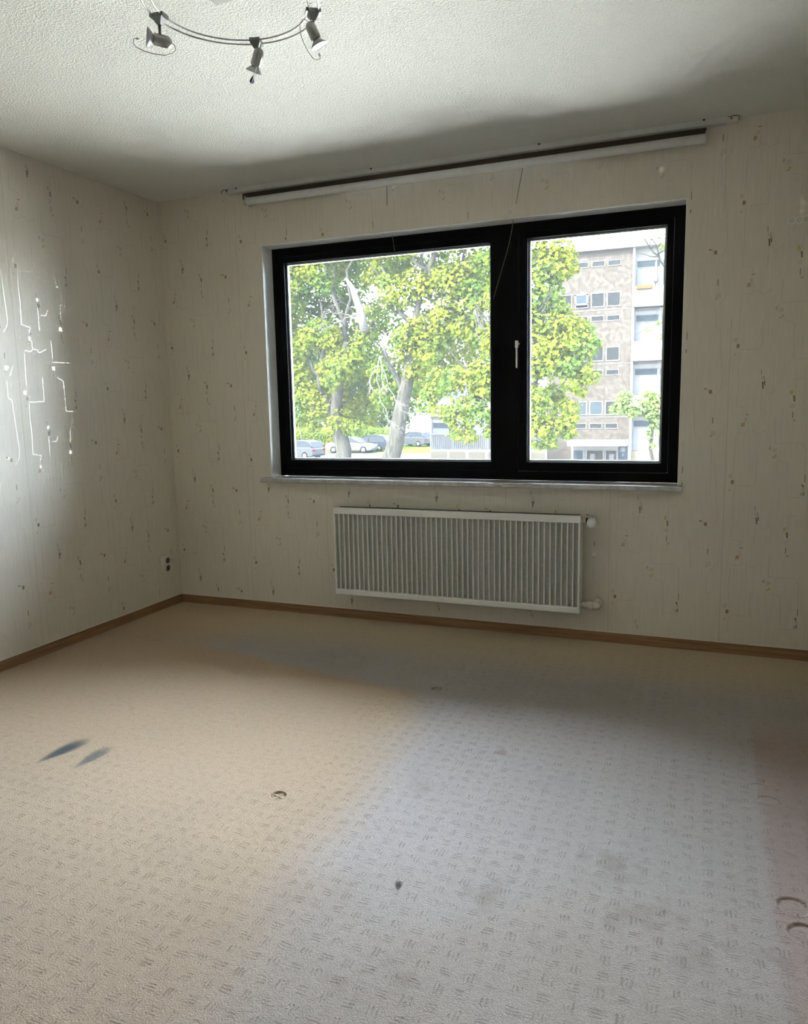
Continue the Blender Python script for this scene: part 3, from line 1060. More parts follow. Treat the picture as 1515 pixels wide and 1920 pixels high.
# ================================================================== outside the window
GZ = -3.0


def mat_leaf(name, sun_c, shade_c, warm_c, trans=0.35):
    t = NT(name)
    p = t.position()
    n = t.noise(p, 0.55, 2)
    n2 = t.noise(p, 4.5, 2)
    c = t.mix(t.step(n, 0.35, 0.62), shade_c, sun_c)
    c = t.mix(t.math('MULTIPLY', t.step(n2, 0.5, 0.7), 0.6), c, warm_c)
    d = t.node('ShaderNodeBsdfDiffuse')
    t.link(c, d.inputs[0])
    l = t.node('ShaderNodeBsdfTranslucent')
    t.link(c, l.inputs[0])
    m_ = t.node('ShaderNodeMixShader')
    m_.inputs[0].default_value = trans
    t.link(d.outputs[0], m_.inputs[1])
    t.link(l.outputs[0], m_.inputs[2])
    return t.surface(m_.outputs[0])


def mat_bark(name, a, b):
    t = NT(name)
    g = t.noise(t.scaled(t.position(), (6, 6, 1.2)), 2.0, 4, 0.65, 0.5)
    return t.surface(t.principled(t.mix(t.step(g, 0.35, 0.65), a, b), 0.9, spec=0.0, normal=t.bump(g, 0.03, 0.7)))


def mat_speckle(name, a, b, scale, rough=0.85):
    t = NT(name)
    p = t.position()
    g = t.noise(p, scale, 5, 0.75)
    h = t.noise(p, scale * 0.12, 3)
    c = t.mix(t.step(g, 0.38, 0.64), a, b)
    c = t.mix(t.math('MULTIPLY', t.step(h, 0.4, 0.7), 0.25), c, tuple(0.6 * q for q in a))
    return t.surface(t.principled(c, rough, spec=0.0))


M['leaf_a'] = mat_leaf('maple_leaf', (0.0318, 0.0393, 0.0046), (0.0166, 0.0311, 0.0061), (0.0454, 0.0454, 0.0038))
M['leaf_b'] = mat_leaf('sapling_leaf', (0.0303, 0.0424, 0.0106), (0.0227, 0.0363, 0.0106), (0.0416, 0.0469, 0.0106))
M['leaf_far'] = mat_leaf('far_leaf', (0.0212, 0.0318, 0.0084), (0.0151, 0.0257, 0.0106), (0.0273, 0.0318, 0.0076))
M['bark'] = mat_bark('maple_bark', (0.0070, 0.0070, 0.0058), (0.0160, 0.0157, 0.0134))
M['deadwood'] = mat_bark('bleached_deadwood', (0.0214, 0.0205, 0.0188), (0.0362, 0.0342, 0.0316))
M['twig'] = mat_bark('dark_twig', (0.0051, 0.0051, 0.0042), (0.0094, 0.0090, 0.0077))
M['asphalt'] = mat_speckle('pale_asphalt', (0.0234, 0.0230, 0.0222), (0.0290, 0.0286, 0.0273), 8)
M['bounce_ground'] = mat_speckle('pale_bounce_ground', (0.29, 0.28, 0.255), (0.36, 0.35, 0.325), 6)
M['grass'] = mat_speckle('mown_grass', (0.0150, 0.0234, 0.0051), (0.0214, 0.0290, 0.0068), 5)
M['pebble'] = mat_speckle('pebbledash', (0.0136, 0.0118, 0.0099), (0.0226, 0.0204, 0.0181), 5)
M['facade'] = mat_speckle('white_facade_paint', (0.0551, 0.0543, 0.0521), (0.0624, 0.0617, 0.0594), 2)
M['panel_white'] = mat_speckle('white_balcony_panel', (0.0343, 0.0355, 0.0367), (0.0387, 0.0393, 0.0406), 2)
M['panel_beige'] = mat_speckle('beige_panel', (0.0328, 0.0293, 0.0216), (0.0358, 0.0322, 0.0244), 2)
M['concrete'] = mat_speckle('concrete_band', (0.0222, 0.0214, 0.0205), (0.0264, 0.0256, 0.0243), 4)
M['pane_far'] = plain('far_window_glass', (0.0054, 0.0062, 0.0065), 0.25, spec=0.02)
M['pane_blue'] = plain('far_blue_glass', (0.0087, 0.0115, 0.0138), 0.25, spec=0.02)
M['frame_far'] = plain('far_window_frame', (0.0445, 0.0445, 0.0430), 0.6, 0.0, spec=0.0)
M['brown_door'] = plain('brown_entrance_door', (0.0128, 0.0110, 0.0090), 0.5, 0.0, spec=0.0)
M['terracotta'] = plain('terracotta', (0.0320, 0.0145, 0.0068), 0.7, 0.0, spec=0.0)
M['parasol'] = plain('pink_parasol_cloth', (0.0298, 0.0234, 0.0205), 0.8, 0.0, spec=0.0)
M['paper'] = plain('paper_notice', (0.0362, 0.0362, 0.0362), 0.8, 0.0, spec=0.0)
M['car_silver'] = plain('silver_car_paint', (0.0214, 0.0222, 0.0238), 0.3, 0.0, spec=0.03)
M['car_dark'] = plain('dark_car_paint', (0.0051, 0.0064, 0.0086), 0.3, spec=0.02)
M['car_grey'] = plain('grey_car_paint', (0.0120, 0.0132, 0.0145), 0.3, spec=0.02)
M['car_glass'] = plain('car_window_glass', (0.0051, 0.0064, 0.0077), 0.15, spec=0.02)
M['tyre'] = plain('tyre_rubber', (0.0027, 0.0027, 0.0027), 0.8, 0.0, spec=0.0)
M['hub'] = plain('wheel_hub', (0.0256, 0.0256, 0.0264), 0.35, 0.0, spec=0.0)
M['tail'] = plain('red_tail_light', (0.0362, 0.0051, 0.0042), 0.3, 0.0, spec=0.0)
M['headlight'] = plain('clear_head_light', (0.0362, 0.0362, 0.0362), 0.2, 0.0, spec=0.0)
M['post'] = plain('galvanised_post', (0.0192, 0.0200, 0.0205), 0.5, 0.0, spec=0.0)

# ground
MB().box((-120, T + 0.02, GZ - 0.5), (90, 160, GZ)).build('ground', 'asphalt', kind='structure', label='pale asphalt of the car park and paths', category='ground')
MB().box((-60, T + 0.03, GZ), (45, 33.0, GZ + 0.04)).build('bounce_yard', 'bounce_ground', kind='structure', label='unseen yard below the window, made pale to bounce light', category='ground')  # unseen ground, made pale to bounce daylight up to the ceiling
lw = MB()
lw.box((-60, 57.2, GZ), (-17, 70.0, GZ + 0.03))
lw.build('lawn', 'grass', kind='structure', label='mown green lawn below the trees', category='lawn')


def leaves_mesh(name, blobs, size, density, mat, seed, flat=0.45):
    """Leaf blades scattered through overlapping clumps; blobs = (x, y, z, r)."""
    rng = np.random.default_rng(seed)
    P, Nn = [], []
    for bx, by, bz, r in blobs:
        n = int(density * r * r / (size * size) * 20.0) + 8
        d = rng.normal(size=(n, 3))
        d /= np.linalg.norm(d, axis=1)[:, None]
        rad = r * (0.35 + 0.65 * rng.random(n) ** 0.45)
        p = d * rad[:, None] * np.array([1.0, 1.0, 0.78])
        p += rng.normal(size=(n, 3)) * r * 0.10
        P.append(p + np.array([bx, by, bz]))
        nn = d * 0.75 + np.array([0, -0.12, flat]) + rng.normal(size=(n, 3)) * 0.42
        Nn.append(nn / np.linalg.norm(nn, axis=1)[:, None])
    P, Nn = np.concatenate(P), np.concatenate(Nn)
    n = len(P)
    ref = rng.normal(size=(n, 3))
    a = np.cross(Nn, ref)
    a /= np.linalg.norm(a, axis=1)[:, None]
    b = np.cross(Nn, a)
    s = (size * (0.65 + 0.7 * rng.random(n)))[:, None]
    # three-lobed blade: stalk, left lobe, tip, right lobe, slightly cupped
    v = np.empty((n, 6, 3))
    v[:, 0] = P - a * s * 0.5
    v[:, 1] = P - a * s * 0.12 + b * s * 0.52 + Nn * s * 0.12
    v[:, 2] = P + a * s * 0.08 + b * s * 0.16
    v[:, 3] = P + a * s * 0.58 + Nn * s * 0.05
    v[:, 4] = P + a * s * 0.08 - b * s * 0.16
    v[:, 5] = P - a * s * 0.12 - b * s * 0.52 + Nn * s * 0.12
    me = bpy.data.meshes.new(name)
    tri = np.array([[0, 2, 1], [0, 4, 2], [2, 4, 3], [0, 5, 4]])
    idx = (np.arange(n)[:, None, None] * 6 + tri[None]).reshape(-1)
    nf_ = n * 4
    me.vertices.add(n * 6)
    me.vertices.foreach_set('co', v.reshape(-1))
    me.loops.add(nf_ * 3)
    me.loops.foreach_set('vertex_index', idx.astype(np.int32))
    me.polygons.add(nf_)
    me.polygons.foreach_set('loop_start', np.arange(nf_, dtype=np.int32) * 3)
    me.materials.append(M[mat])
    me.update(calc_edges=True)
    me.validate()
    return me


def pxb(y, lst):
    """Clumps measured in the photograph (pixel x, y, radius, extra depth) -> world clumps at depth y."""
    out = []
    for q in lst:
        dy = q[3] if len(q) > 3 else 0.0
        p = at(q[0], q[1], y + dy)
        depth = (p - CAM).dot(FWD)
        out.append((p.x, p.y, p.z, 1.2 * q[2] * depth / FPX))
    return out


def branch_mb(mb, p0, p1, r0, r1, bend=0.06, n=6, seed=0):
    rr = random.Random(seed)
    p0, p1 = Vector(p0), Vector(p1)
    L = (p1 - p0).length
    pts, rs = [], []
    for k in range(n + 1):
        q = k / n
        j = Vector((rr.uniform(-1, 1), rr.uniform(-1, 1), rr.uniform(-1, 1))) * L * bend * math.sin(q * math.pi)
        pts.append(p0.lerp(p1, q) + j)
        rs.append(r0 + (r1 - r0) * q)
    mb.tube(pts, rs, 8)
    return pts


def tree(name, label, base, trunk, limbs, blobs, leaf, size, density, seed, group='trees outside the window', bark='bark'):
    root = empty(name, base, label, 'tree', group)
    B = Vector(base)
    tr_ = MB()
    tr_.tube([Vector(p) for p in trunk[0]], trunk[1], 12)
    o = tr_.build('trunk', bark, root)
    o.location = -B
    for i, (p0, p1, r0, r1) in enumerate(limbs):
        lm = MB()
        pts = branch_mb(lm, p0, p1, r0, r1, seed=seed * 31 + i)
        for j in range(3):
            q = pts[2 + j]
            rr = random.Random(seed * 77 + i * 5 + j)
            e_ = q + Vector((rr.uniform(-1.4, 1.4), rr.uniform(-1.2, 1.2), rr.uniform(0.2, 1.6)))
            branch_mb(lm, q, e_, r1 * 0.9, r1 * 0.25, 0.08, 4, seed * 13 + i * 7 + j)
        o = lm.build('branch', bark, root)
        o.location = -B
    me = leaves_mesh(name + '_foliage', blobs, size, density, leaf, seed)
    o = add('foliage', me, root, kind='stuff')
    o.location = -B
    return root


def V(px, py, y):
    return at(px, py, y)


# --- maple at the left
YA = 25.0
ba = V(640, 860, YA); ba.z = GZ
t1, t2 = V(645, 845, YA), V(634, 800, YA)
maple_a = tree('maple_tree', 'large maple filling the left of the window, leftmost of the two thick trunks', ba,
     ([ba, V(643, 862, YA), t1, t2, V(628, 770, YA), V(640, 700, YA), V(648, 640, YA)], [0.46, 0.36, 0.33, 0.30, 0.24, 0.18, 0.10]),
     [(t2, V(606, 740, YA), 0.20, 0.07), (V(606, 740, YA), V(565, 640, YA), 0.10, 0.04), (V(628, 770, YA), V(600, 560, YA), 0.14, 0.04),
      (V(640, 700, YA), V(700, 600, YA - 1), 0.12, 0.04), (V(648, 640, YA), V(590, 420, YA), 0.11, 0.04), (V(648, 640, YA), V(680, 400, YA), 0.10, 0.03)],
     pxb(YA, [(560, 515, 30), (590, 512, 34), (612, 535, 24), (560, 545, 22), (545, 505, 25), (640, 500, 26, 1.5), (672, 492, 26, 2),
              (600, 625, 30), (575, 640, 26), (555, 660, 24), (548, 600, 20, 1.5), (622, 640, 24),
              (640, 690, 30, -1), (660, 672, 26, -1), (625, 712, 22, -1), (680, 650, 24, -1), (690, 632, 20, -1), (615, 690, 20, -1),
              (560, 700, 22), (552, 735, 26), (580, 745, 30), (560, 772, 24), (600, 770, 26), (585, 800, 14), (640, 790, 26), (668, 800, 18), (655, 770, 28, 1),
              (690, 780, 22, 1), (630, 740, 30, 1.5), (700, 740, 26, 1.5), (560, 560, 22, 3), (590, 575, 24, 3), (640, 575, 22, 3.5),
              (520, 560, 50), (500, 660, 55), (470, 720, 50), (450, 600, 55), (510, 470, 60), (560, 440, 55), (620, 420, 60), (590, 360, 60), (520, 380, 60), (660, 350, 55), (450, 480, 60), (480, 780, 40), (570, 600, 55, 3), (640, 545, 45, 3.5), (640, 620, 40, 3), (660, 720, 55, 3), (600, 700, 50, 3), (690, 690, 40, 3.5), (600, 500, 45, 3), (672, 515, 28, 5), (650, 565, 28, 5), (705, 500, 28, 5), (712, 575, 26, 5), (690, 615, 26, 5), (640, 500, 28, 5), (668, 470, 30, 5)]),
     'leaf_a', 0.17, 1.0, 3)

# --- maple in the middle, leaning trunk
YB = 23.0
bb_ = V(728, 870, YB); bb_.z = GZ
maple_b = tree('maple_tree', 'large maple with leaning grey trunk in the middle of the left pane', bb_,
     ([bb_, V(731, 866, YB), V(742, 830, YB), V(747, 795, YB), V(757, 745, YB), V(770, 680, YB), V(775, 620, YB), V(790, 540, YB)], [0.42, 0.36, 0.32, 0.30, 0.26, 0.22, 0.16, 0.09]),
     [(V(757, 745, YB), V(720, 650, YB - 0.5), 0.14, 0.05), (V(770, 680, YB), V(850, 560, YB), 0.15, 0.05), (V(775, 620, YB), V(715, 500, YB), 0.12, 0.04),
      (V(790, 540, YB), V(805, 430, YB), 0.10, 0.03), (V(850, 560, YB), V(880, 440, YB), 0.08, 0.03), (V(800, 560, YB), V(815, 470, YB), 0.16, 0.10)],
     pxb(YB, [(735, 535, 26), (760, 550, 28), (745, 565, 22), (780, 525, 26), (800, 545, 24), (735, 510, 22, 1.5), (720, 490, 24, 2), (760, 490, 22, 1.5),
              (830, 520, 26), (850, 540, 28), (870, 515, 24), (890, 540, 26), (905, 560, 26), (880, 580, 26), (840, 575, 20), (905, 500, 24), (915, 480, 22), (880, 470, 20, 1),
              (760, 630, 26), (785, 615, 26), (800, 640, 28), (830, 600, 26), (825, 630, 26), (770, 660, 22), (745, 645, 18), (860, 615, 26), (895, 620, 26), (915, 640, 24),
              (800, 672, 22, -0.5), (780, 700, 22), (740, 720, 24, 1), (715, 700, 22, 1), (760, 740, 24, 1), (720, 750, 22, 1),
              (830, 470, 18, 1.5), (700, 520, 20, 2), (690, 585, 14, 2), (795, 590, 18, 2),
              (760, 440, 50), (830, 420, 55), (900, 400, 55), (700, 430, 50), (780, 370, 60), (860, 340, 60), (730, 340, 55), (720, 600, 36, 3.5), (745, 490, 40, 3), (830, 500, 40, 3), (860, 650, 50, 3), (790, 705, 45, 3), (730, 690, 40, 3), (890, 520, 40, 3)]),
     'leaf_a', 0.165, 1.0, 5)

# --- maple at the right, trunk behind the mullion
YC = 20.0
bc = V(953, 900, YC); bc.z = GZ
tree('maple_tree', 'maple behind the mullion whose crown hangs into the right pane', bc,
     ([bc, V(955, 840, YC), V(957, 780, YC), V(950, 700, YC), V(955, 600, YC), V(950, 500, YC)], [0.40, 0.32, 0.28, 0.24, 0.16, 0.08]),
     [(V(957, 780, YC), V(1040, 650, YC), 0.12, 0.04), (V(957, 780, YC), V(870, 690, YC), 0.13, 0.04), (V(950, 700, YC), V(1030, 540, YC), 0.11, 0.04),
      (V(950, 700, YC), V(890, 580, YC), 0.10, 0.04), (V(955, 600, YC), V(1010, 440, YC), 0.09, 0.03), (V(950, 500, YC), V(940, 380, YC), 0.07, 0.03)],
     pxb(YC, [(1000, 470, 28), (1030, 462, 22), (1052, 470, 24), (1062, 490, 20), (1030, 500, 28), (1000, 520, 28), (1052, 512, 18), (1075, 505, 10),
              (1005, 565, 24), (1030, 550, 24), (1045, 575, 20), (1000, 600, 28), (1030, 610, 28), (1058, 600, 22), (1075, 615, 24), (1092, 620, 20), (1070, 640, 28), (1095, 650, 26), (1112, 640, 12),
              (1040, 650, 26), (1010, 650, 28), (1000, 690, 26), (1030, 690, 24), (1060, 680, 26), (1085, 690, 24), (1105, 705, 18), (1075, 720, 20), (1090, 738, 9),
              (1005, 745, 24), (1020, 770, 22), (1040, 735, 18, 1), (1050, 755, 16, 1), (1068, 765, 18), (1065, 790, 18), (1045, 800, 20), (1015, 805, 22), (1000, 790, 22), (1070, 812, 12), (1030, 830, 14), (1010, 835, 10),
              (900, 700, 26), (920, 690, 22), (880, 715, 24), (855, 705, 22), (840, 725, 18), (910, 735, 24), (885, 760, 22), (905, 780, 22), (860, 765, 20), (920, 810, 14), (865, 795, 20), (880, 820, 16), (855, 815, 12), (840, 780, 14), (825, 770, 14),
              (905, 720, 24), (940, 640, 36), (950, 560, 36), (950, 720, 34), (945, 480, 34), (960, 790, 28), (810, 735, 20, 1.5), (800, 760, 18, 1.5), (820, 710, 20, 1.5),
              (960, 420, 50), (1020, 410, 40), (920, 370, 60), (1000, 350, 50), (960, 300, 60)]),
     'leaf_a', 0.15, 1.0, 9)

# --- dead bleached twigs among the leaves
def dead_branch(label, root, start, heads, seed):
    S = Vector(start)
    rr = random.Random(seed)
    mb = MB()

    def grow(p, d, L, r, lv):
        q = p + d * L
        branch_mb(mb, p, q, r, r * 0.6, 0.10, 4, rr.randint(0, 9999))
        if lv == 0:
            return
        for _ in range(3 if lv > 1 else 2):
            nd = (d + Vector((rr.uniform(-1, 1), rr.uniform(-0.4, 0.4), rr.uniform(-0.9, 0.8))) * 0.95).normalized()
            grow(p.lerp(q, rr.uniform(0.45, 1.0)), nd, L * rr.uniform(0.5, 0.75), r * 0.62, lv - 1)
    for h, r in heads:
        h = Vector(h)
        branch_mb(mb, S, h, r, r * 0.75, 0.09, 5, rr.randint(0, 9999))
        grow(h, ((h - S).normalized() + Vector((rr.uniform(-0.5, 0.5), 0, rr.uniform(-0.5, 0.3)))).normalized(), max(0.5, (h - S).length * 0.6), r * 0.7, 3)
    o = mb.build('dead_branch', 'deadwood', root, label=label)
    o.location = -root.location


dead_branch('bare bleached branch with fine twigs', maple_a, V(668, 592, 23.6), [(V(648, 590, 23.3), 0.028), (V(634, 604, 23.2), 0.022), (V(650, 572, 23.2), 0.02)], 4)
dead_branch('bare whitish twigs hanging low', maple_b, V(712, 668, 21.4), [(V(716, 695, 21.2), 0.022), (V(729, 728, 21.2), 0.020), (V(700, 700, 21.1), 0.018), (V(712, 745, 21.1), 0.018)], 8)
o = MB().tube([V(683, 622, 23.4), V(678, 590, 23.4), V(668, 560, 23.4), V(660, 538, 23.4), V(648, 522, 23.4)], [0.17, 0.16, 0.14, 0.10, 0.05], 9).build('dead_limb', 'deadwood', maple_a, label='thick pale broken limb')
o.location = -maple_a.location

# --- far trees behind the car park
for i, (lab, x, y, blobs) in enumerate((
        ('pale far tree behind the hedge at the left', -38.0, 76.0, [(-38, 76, 3, 5.0), (-43, 77, 1, 4.5), (-34, 76, 1, 4.5), (-39, 76, 8, 4.5), (-46, 78, 6, 4.0), (-34, 77, 6, 3.5), (-30, 76, 2, 4)]),
        ('dense far tree behind the parked cars', -25.0, 92.0, [(-25, 92, 3, 5), (-30, 93, 5, 4.5), (-20, 92, 4, 4.5), (-26, 92, 9, 4.5), (-20, 93, 9, 4.0), (-16, 93, 4, 4), (-31, 92, 10, 4)]))):
    tree('far_tree', lab, (x, y, GZ), ([(x, y, GZ), (x + 0.2, y, 1.0), (x, y, 6.0)], [0.5, 0.4, 0.15]),
         [((x, y, 1.0), (x + 3, y, 6), 0.2, 0.06), ((x, y, 1.5), (x - 3, y, 6.5), 0.2, 0.06)], blobs, 'leaf_far', 0.42, 1.2, 21 + i, 'far trees beyond the car park')

# --- young tree in front of the apartment block
YS = 14.0
bs = V(1226, 900, YS); bs.z = GZ
tree('young_tree', 'slender young tree with pale leaves in the right pane', bs,
     ([bs, V(1225, 868, YS), V(1219, 840, YS), V(1224, 805, YS), V(1214, 780, YS), V(1200, 750, YS)], [0.045, 0.038, 0.034, 0.028, 0.020, 0.010]),
     [(V(1224, 805, YS), V(1236, 750, YS), 0.016, 0.006), (V(1214, 780, YS), V(1165, 752, YS), 0.016, 0.006), (V(1214, 780, YS), V(1222, 735, YS), 0.014, 0.005)],
     pxb(YS, [(1160, 765, 14), (1172, 745, 14), (1150, 770, 8), (1180, 765, 14), (1188, 775, 10), (1212, 752, 16), (1228, 760, 16), (1205, 765, 14), (1235, 745, 12), (1222, 778, 13), (1234, 785, 12), (1218, 740, 10),
              (1226, 800, 8), (1219, 822, 6), (1224, 835, 6), (1240, 812, 8), (1217, 812, 5), (1260, 760, 20), (1255, 790, 16)]),
     'leaf_b', 0.075, 0.75, 31, bark='twig')
# --- tree at the far right whose bare twigs reach into the top corner
YD = 12.0
bd = Vector((5.6, YD, GZ))
tree('street_tree', 'sparse tree whose thin dark twigs cross the top right corner of the right pane', bd,
     ([bd, (5.6, YD, 0.0), (5.5, YD, 2.5), (5.3, YD, 4.5)], [0.16, 0.13, 0.10, 0.05]),
     [((5.5, YD, 2.2), V(1246, 500, YD), 0.05, 0.020), (V(1246, 500, YD), V(1222, 468, YD), 0.020, 0.014), (V(1222, 468, YD), V(1201, 430, YD), 0.014, 0.006),
      (V(1217, 462, YD), V(1228, 428, YD), 0.010, 0.004), (V(1232, 480, YD), V(1240, 440, YD), 0.010, 0.004), ((5.6, YD, 1.6), V(1240, 605, YD), 0.04, 0.006), (V(1240, 605, YD), V(1192, 628, YD), 0.006, 0.003)],
     pxb(YD, [(1236, 440, 7), (1229, 432, 4), (1243, 462, 8), (1234, 605, 7), (1240, 630, 8), (1215, 618, 5), (1275, 470, 12), (1290, 540, 14), (1268, 420, 12)]),
     'leaf_b', 0.06, 0.35, 33, bark='twig')

# ------------------------------------------------------------------ apartment block
YF_ = 35.0
blk = empty('apartment_block', (-2.4, YF_, GZ), 'apartment block with tan pebbledash stair tower and white balconies', 'building')
BK = Vector((-2.4, YF_, GZ))


def bpart(mb, name, mat, parent=None, label=None):
    o = mb.build(name, mat, parent or blk, label=label)
    if parent is None:
        o.location = -BK
    return o


TX0, TX1, RZ = -4.45, -0.41, 8.44
bpart(MB().box((TX0, YF_, GZ), (TX1, YF_ + 11, RZ)), 'stair_tower', 'pebble', label='tan pebbledash stair tower')
bpart(MB().box((TX0 - 6.5, YF_ - 0.25, RZ), (TX1 + 13.1, YF_ + 11.2, RZ + 0.30)), 'roof_fascia', 'facade')
for z in (5.62, 3.02, 0.42):
    bpart(MB().box((TX0, YF_ - 0.012, z - 0.02), (TX1, YF_ + 0.01, z + 0.03)), 'floor_band', 'concrete')


def far_window(x0, x1, z0, z1, pane='pane_far', fr=0.045, y=YF_):
    f = MB()
    f.box((x0 - fr, y - 0.03, z0 - fr), (x0, y + 0.02, z1 + fr))
    f.box((x1, y - 0.03, z0 - fr), (x1 + fr, y + 0.02, z1 + fr))
    f.box((x0, y - 0.03, z0 - fr), (x1, y + 0.02, z0))
    f.box((x0, y - 0.03, z1), (x1, y + 0.02, z1 + fr))
    w = bpart(f, 'window', 'frame_far')
    MB().box((x0, y - 0.008, z0), (x1, y + 0.015, z1)).build('pane', pane, w)
    return w


for cxw, wd in ((-3.60, 0.56), (-2.80, 0.56), (-2.03, 0.57), (-1.27, 0.57)):
    for q, z in enumerate((7.82, 5.22, 2.61, -0.02)):
        far_window(cxw - wd / 2, cxw + wd / 2, z - 0.11, z + 0.11, fr=0.03)
    for q, z in enumerate((6.11, 3.50, 0.86)):
        if q == 0 and cxw == -2.80:
            continue
        far_window(cxw - wd / 2, cxw + wd / 2, z - 0.30, z + 0.31, 'pane_blue' if (q == 2 and cxw < -2) else 'pane_far')
wo_ = far_window(-3.08, -2.52, 5.80, 6.40, 'pane_far')
ow = MB()                                                  # the tilted-out white casement
ow.box((-3.12, YF_ - 0.16, 5.93), (-3.04, YF_ - 0.09, 6.42))
ow.box((-2.56, YF_ - 0.16, 5.93), (-2.48, YF_ - 0.09, 6.42))
ow.box((-3.12, YF_ - 0.16, 5.90), (-2.48, YF_ - 0.09, 5.98))
ow.box((-3.12, YF_ - 0.16, 6.36), (-2.48, YF_ - 0.09, 6.44))
c_ = bpart(ow, 'open_casement', 'frame_far')
MB().box((-3.04, YF_ - 0.14, 5.98), (-2.56, YF_ - 0.12, 6.36)).build('pane', 'pane_blue', c_)
# entrance with canopy
bpart(MB().box((-3.23, YF_ - 1.3, -0.95), (-0.42, YF_ + 0.02, -0.70)), 'entrance_canopy', 'facade')
bpart(MB().box((-3.23, YF_ - 0.02, GZ), (-0.42, YF_ + 0.02, -0.95)), 'entrance_wall', 'facade')
for x0, x1, pm in ((-3.12, -2.64, 'pane_blue'), (-2.44, -1.66, 'brown_door'), (-1.51, -1.00, 'brown_door')):
    f = MB()
    f.box((x0 - 0.06, YF_ - 0.06, GZ), (x0, YF_ - 0.021, -1.19))
    f.box((x1, YF_ - 0.06, GZ), (x1 + 0.06, YF_ - 0.021, -1.19))
    f.box((x0, YF_ - 0.06, -1.25), (x1, YF_ - 0.021, -1.19))
    d_ = bpart(f, 'entrance_door', 'frame_far')
    MB().box((x0, YF_ - 0.045, GZ), (x1, YF_ - 0.021, -1.25)).build('door_leaf', pm, d_)
    if pm == 'brown_door':
        MB().box((x0 + 0.16, YF_ - 0.055, -1.72), (x0 + 0.40, YF_ - 0.045, -1.42)).build('notice', 'paper', d_)
nb = bpart(MB().box((-0.90, YF_ - 0.06, -2.6), (-0.46, YF_ - 0.02, -1.02)), 'notice_board', 'pane_blue')
MB().box((-0.80, YF_ - 0.07, -1.32), (-0.58, YF_ - 0.06, -1.08)).build('notice', 'paper', nb)
MB().box((-0.73, YF_ - 0.07, -1.52), (-0.63, YF_ - 0.06, -1.40)).build('notice', 'paper', nb)


def wing(x0, x1, left=False):
    rc = 0.04 if left else 0.55
    bpart(MB().box((x0, YF_ + rc, GZ), (x1, YF_ + 11, RZ)), 'wing_wall', 'facade')
    nb_ = max(1, round((x1 - x0) / 3.25))
    w = (x1 - x0) / nb_
    for b in range(nb_):
        a = x0 + b * w
        bpart(MB().box((a, YF_ - 0.05, GZ), (a + 0.10, YF_ + rc + 0.01, RZ)), 'party_wall', 'facade')
        for k, zt in enumerate((7.87, 5.31, 2.74, 0.21)):
            zb = zt - 2.55
            # glazed front: transom strip over white panels
            far_window(a + 0.16, a + 1.20, zt - 0.30, zt, 'pane_blue', 0.04, YF_ + rc)
            far_window(a + 1.36, a + w - 0.15, zt - 1.30, zt, 'panel_white' if left else 'pane_blue', 0.04, YF_ + rc)
            d_ = bpart(MB().box((a + 0.14, YF_ + rc - 0.05, zt - 2.35), (a + 1.22, YF_ + rc + 0.01, zt - 0.36)), 'balcony_door', 'panel_white')
            MB().box((a + 0.66, YF_ + rc - 0.055, zt - 2.30), (a + 0.69, YF_ + rc - 0.048, zt - 0.40)).build('door_joint', 'frame_far', d_)
            if k < 3:
                bpart(MB().box((a, YF_ - 0.10, zt - 2.22), (a + w, YF_ + rc, zt - 2.10)), 'balcony_slab', 'concrete')
                bpart(MB().box((a + 0.02, YF_ - 0.12, zt - 2.18), (a + w - 0.02, YF_ - 0.04, zt - 1.28)), 'balcony_parapet', 'facade')
            elif left:
                bpart(MB().box((a, YF_ - 0.10, GZ), (a + w, YF_ + rc, -1.22)), 'ground_front', 'facade')
                for q in range(3):
                    g0 = a + 0.06 + q * (w / 3)
                    bpart(MB().box((g0, YF_ - 0.13, -2.6), (g0 + w / 3 - 0.16, YF_ - 0.09, -1.34)), 'beige_panel', 'panel_beige')
                rl = MB()
                rl.box((a, YF_ - 0.09, -0.42), (a + w, YF_ - 0.05, -0.36))
                for q in range(int(w / 0.11)):
                    rl.box((a + 0.03 + q * 0.11, YF_ - 0.085, -1.22), (a + 0.05 + q * 0.11, YF_ - 0.055, -0.40))
                bpart(rl, 'railing', 'frame_far')
            else:
                bpart(MB().box((a + 0.02, YF_ + 0.2, GZ), (a + w - 0.02, YF_ + 0.54, zt - 1.50)), 'plinth', 'panel_beige')


wing(TX1, TX1 + 13.0)
wing(TX0 - 6.4, TX0, True)
par = empty('parasol', (0.64, YF_ + 0.2, 5.85), 'closed pink parasol standing on the top balcony', 'parasol')
o = MB().lathe((0.64, YF_ + 0.2, 5.80), (0, 0, 1), [(0, 0.02), (0.95, 0.02), (0.96, 0.07), (1.05, 0.11), (1.9, 0.05), (2.02, 0.01)], 10).build('folded_canopy', 'parasol', par)
o.location = -par.location
fbx = empty('flower_box', (0.15, YF_ - 0.25, 6.50), 'orange flower box on the top balcony parapet', 'flower box')
o = MB().box((-0.21, YF_ - 0.36, 6.46), (0.51, YF_ - 0.13, 6.63)).build('box', 'terracotta', fbx)
o.location = -fbx.location

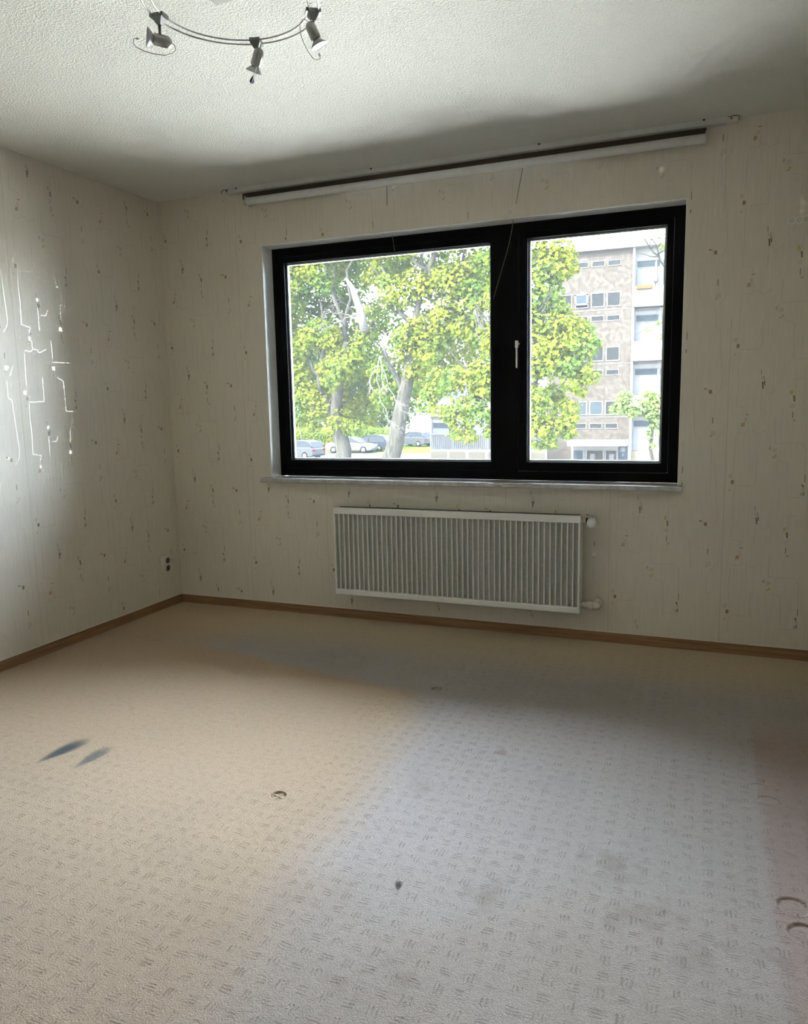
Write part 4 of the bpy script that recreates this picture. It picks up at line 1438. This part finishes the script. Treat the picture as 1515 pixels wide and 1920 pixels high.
# ------------------------------------------------------------------ hedge, post, cars
hg = empty('hedge', (-31, 62, GZ), 'clipped green hedge behind the parked cars', 'hedge')
o = MB().box((-40, 63.2, GZ), (-24.5, 64.8, -1.40)).build('hedge_core', 'leaf_far', hg)
o.location = -hg.location
hb = [(x, 64 + s, z, 0.62) for x in np.arange(-40, -24.2, 0.62) for z in (-2.6, -2.0, -1.55) for s in (-0.75,)] + [(x, 64, -1.35, 0.62) for x in np.arange(-40, -24.2, 0.7)]
o = add('foliage', leaves_mesh('hedge_foliage', hb, 0.16, 0.8, 'leaf_a', 41), hg, kind='stuff')
o.location = -hg.location
pst = empty('lamp_post', (-30.2, 55, GZ), 'thin grey lamp post at the left edge of the car park', 'lamp post')
o = MB().lathe((-30.2, 55, GZ), (0, 0, 1), [(0, 0.07), (0.4, 0.07), (0.42, 0.045), (4.4, 0.035), (4.42, 0.09), (4.6, 0.12), (4.7, 0.03)], 10).build('pole', 'post', pst)
o.location = -pst.location


def car(name, label, loc, rz, paint, kind):
    root = empty(name, loc, label, 'car', 'cars parked outside', rz=rz)
    L, W = (4.5, 1.76) if kind == 'sedan' else (4.1, 1.72)
    h = L / 2
    if kind == 'sedan':
        low = [(-h, 0.42), (-h + 0.04, 0.72), (-h + 0.10, 0.90), (-h + 0.75, 0.96), (0.75, 0.94), (h - 0.55, 0.80), (h - 0.10, 0.66), (h, 0.48), (h - 0.03, 0.28), (1.9, 0.22), (-1.9, 0.22), (-h + 0.03, 0.30)]
        cab = [(-1.55, 0.94), (-0.85, 1.36), (-0.30, 1.44), (0.25, 1.40), (1.15, 0.92)]
    else:
        low = [(-h, 0.40), (-h + 0.02, 0.80), (-h + 0.10, 0.95), (-h + 0.5, 0.98), (0.85, 0.96), (h - 0.45, 0.84), (h - 0.08, 0.66), (h, 0.46), (h - 0.03, 0.28), (1.7, 0.22), (-1.7, 0.22), (-h + 0.03, 0.30)]
        cab = [(-h + 0.10, 0.96), (-h + 0.42, 1.40), (-0.9, 1.50), (0.10, 1.47), (1.15, 0.95)]
    b = MB()
    b.prism(low, -W / 2, W / 2)
    o = b.build('body', paint, root)
    bv = o.modifiers.new('bevel', 'BEVEL')
    bv.width, bv.segments = 0.07, 3
    g = MB()
    n0_ = len(g.v)
    n = len(cab)
    for s, tp in ((-1, 0), (1, 0)):
        for x, z in cab:
            k = (z - 0.92) / 0.55
            g.v.append((x, s * (W / 2 - 0.05 - 0.16 * k), z))
    for k in range(n):
        g.face((k, (k + 1) % n, n + (k + 1) % n, n + k))
    g.face(list(reversed(range(n))))
    g.face([n + k for k in range(n)])
    gl = g.build('cabin_glass', 'car_glass', root)
    rf = MB()
    top = [p for p in cab[1:-1]]
    rp = [(x, z + 0.015) for x, z in top] + [(x, z - 0.05) for x, z in reversed(top)]
    rf.prism(rp, -(W / 2 - 0.17), W / 2 - 0.17)
    for s in (-1, 1):
        for i0, i1 in ((0, 1), (3, 4)):
            p0, p1 = cab[i0], cab[i1]
            q = lambda p: Vector((p[0], s * (W / 2 - 0.04 - 0.16 * (p[1] - 0.92) / 0.55), p[1] + 0.005))
            rf.tube([q(p0), q(p1)], 0.045, 6)
        xm = -0.15
        rf.tube([(xm, s * (W / 2 - 0.045), 0.94), (xm - 0.05, s * (W / 2 - 0.19), 1.42)], 0.035, 6)
    rf.build('roof', paint, root)
    for sx in (-1, 1):
        for s in (-1, 1):
            wx = sx * (h - 0.82)
            w = MB().lathe((wx, s * (W / 2 - 0.17), 0.31), (0, s, 0), [(0, 0.28), (0.02, 0.31), (0.17, 0.31), (0.19, 0.27), (0.185, 0.2)], 22)
            wo2 = w.build('wheel', 'tyre', root)
            MB().lathe((wx, s * (W / 2 + 0.005), 0.31), (0, s, 0), [(0, 0.20), (0.012, 0.20), (0.02, 0.06)], 14).build('hubcap', 'hub', wo2)
    for s in (-1, 1):
        MB().bbox((h - 0.30, s * 0.60 - 0.16, 0.60), (h - 0.03, s * 0.60 + 0.16, 0.74), 0.03, axis=1).build('head_light', 'headlight', root)
        MB().bbox((-h - 0.01, s * 0.66 - 0.14, 0.66), (-h + 0.14, s * 0.66 + 0.14, 0.84), 0.03, axis=1).build('tail_light', 'tail', root)
    return root


def ground_at(px, py):
    d = FWD + RIGHT * ((px - 757.5) / FPX) - UP * ((py - 960) / FPX)
    return CAM + d * ((GZ - CAM.z) / d.z)


car('parked_car', 'silver saloon car parked across, front to the right', ground_at(660, 849), math.radians(4), 'car_silver', 'sedan')
car('parked_car', 'dark blue car behind the silver saloon with red tail light', ground_at(696, 846), math.radians(176), 'car_dark', 'hatch')
car('parked_car', 'dark hatchback between the leaning trunk and the white building', ground_at(777, 837), math.radians(160), 'car_grey', 'hatch')
car('parked_car', 'grey green car cut by the lower left corner of the left pane', ground_at(562, 860), math.radians(170), 'car_grey', 'hatch')
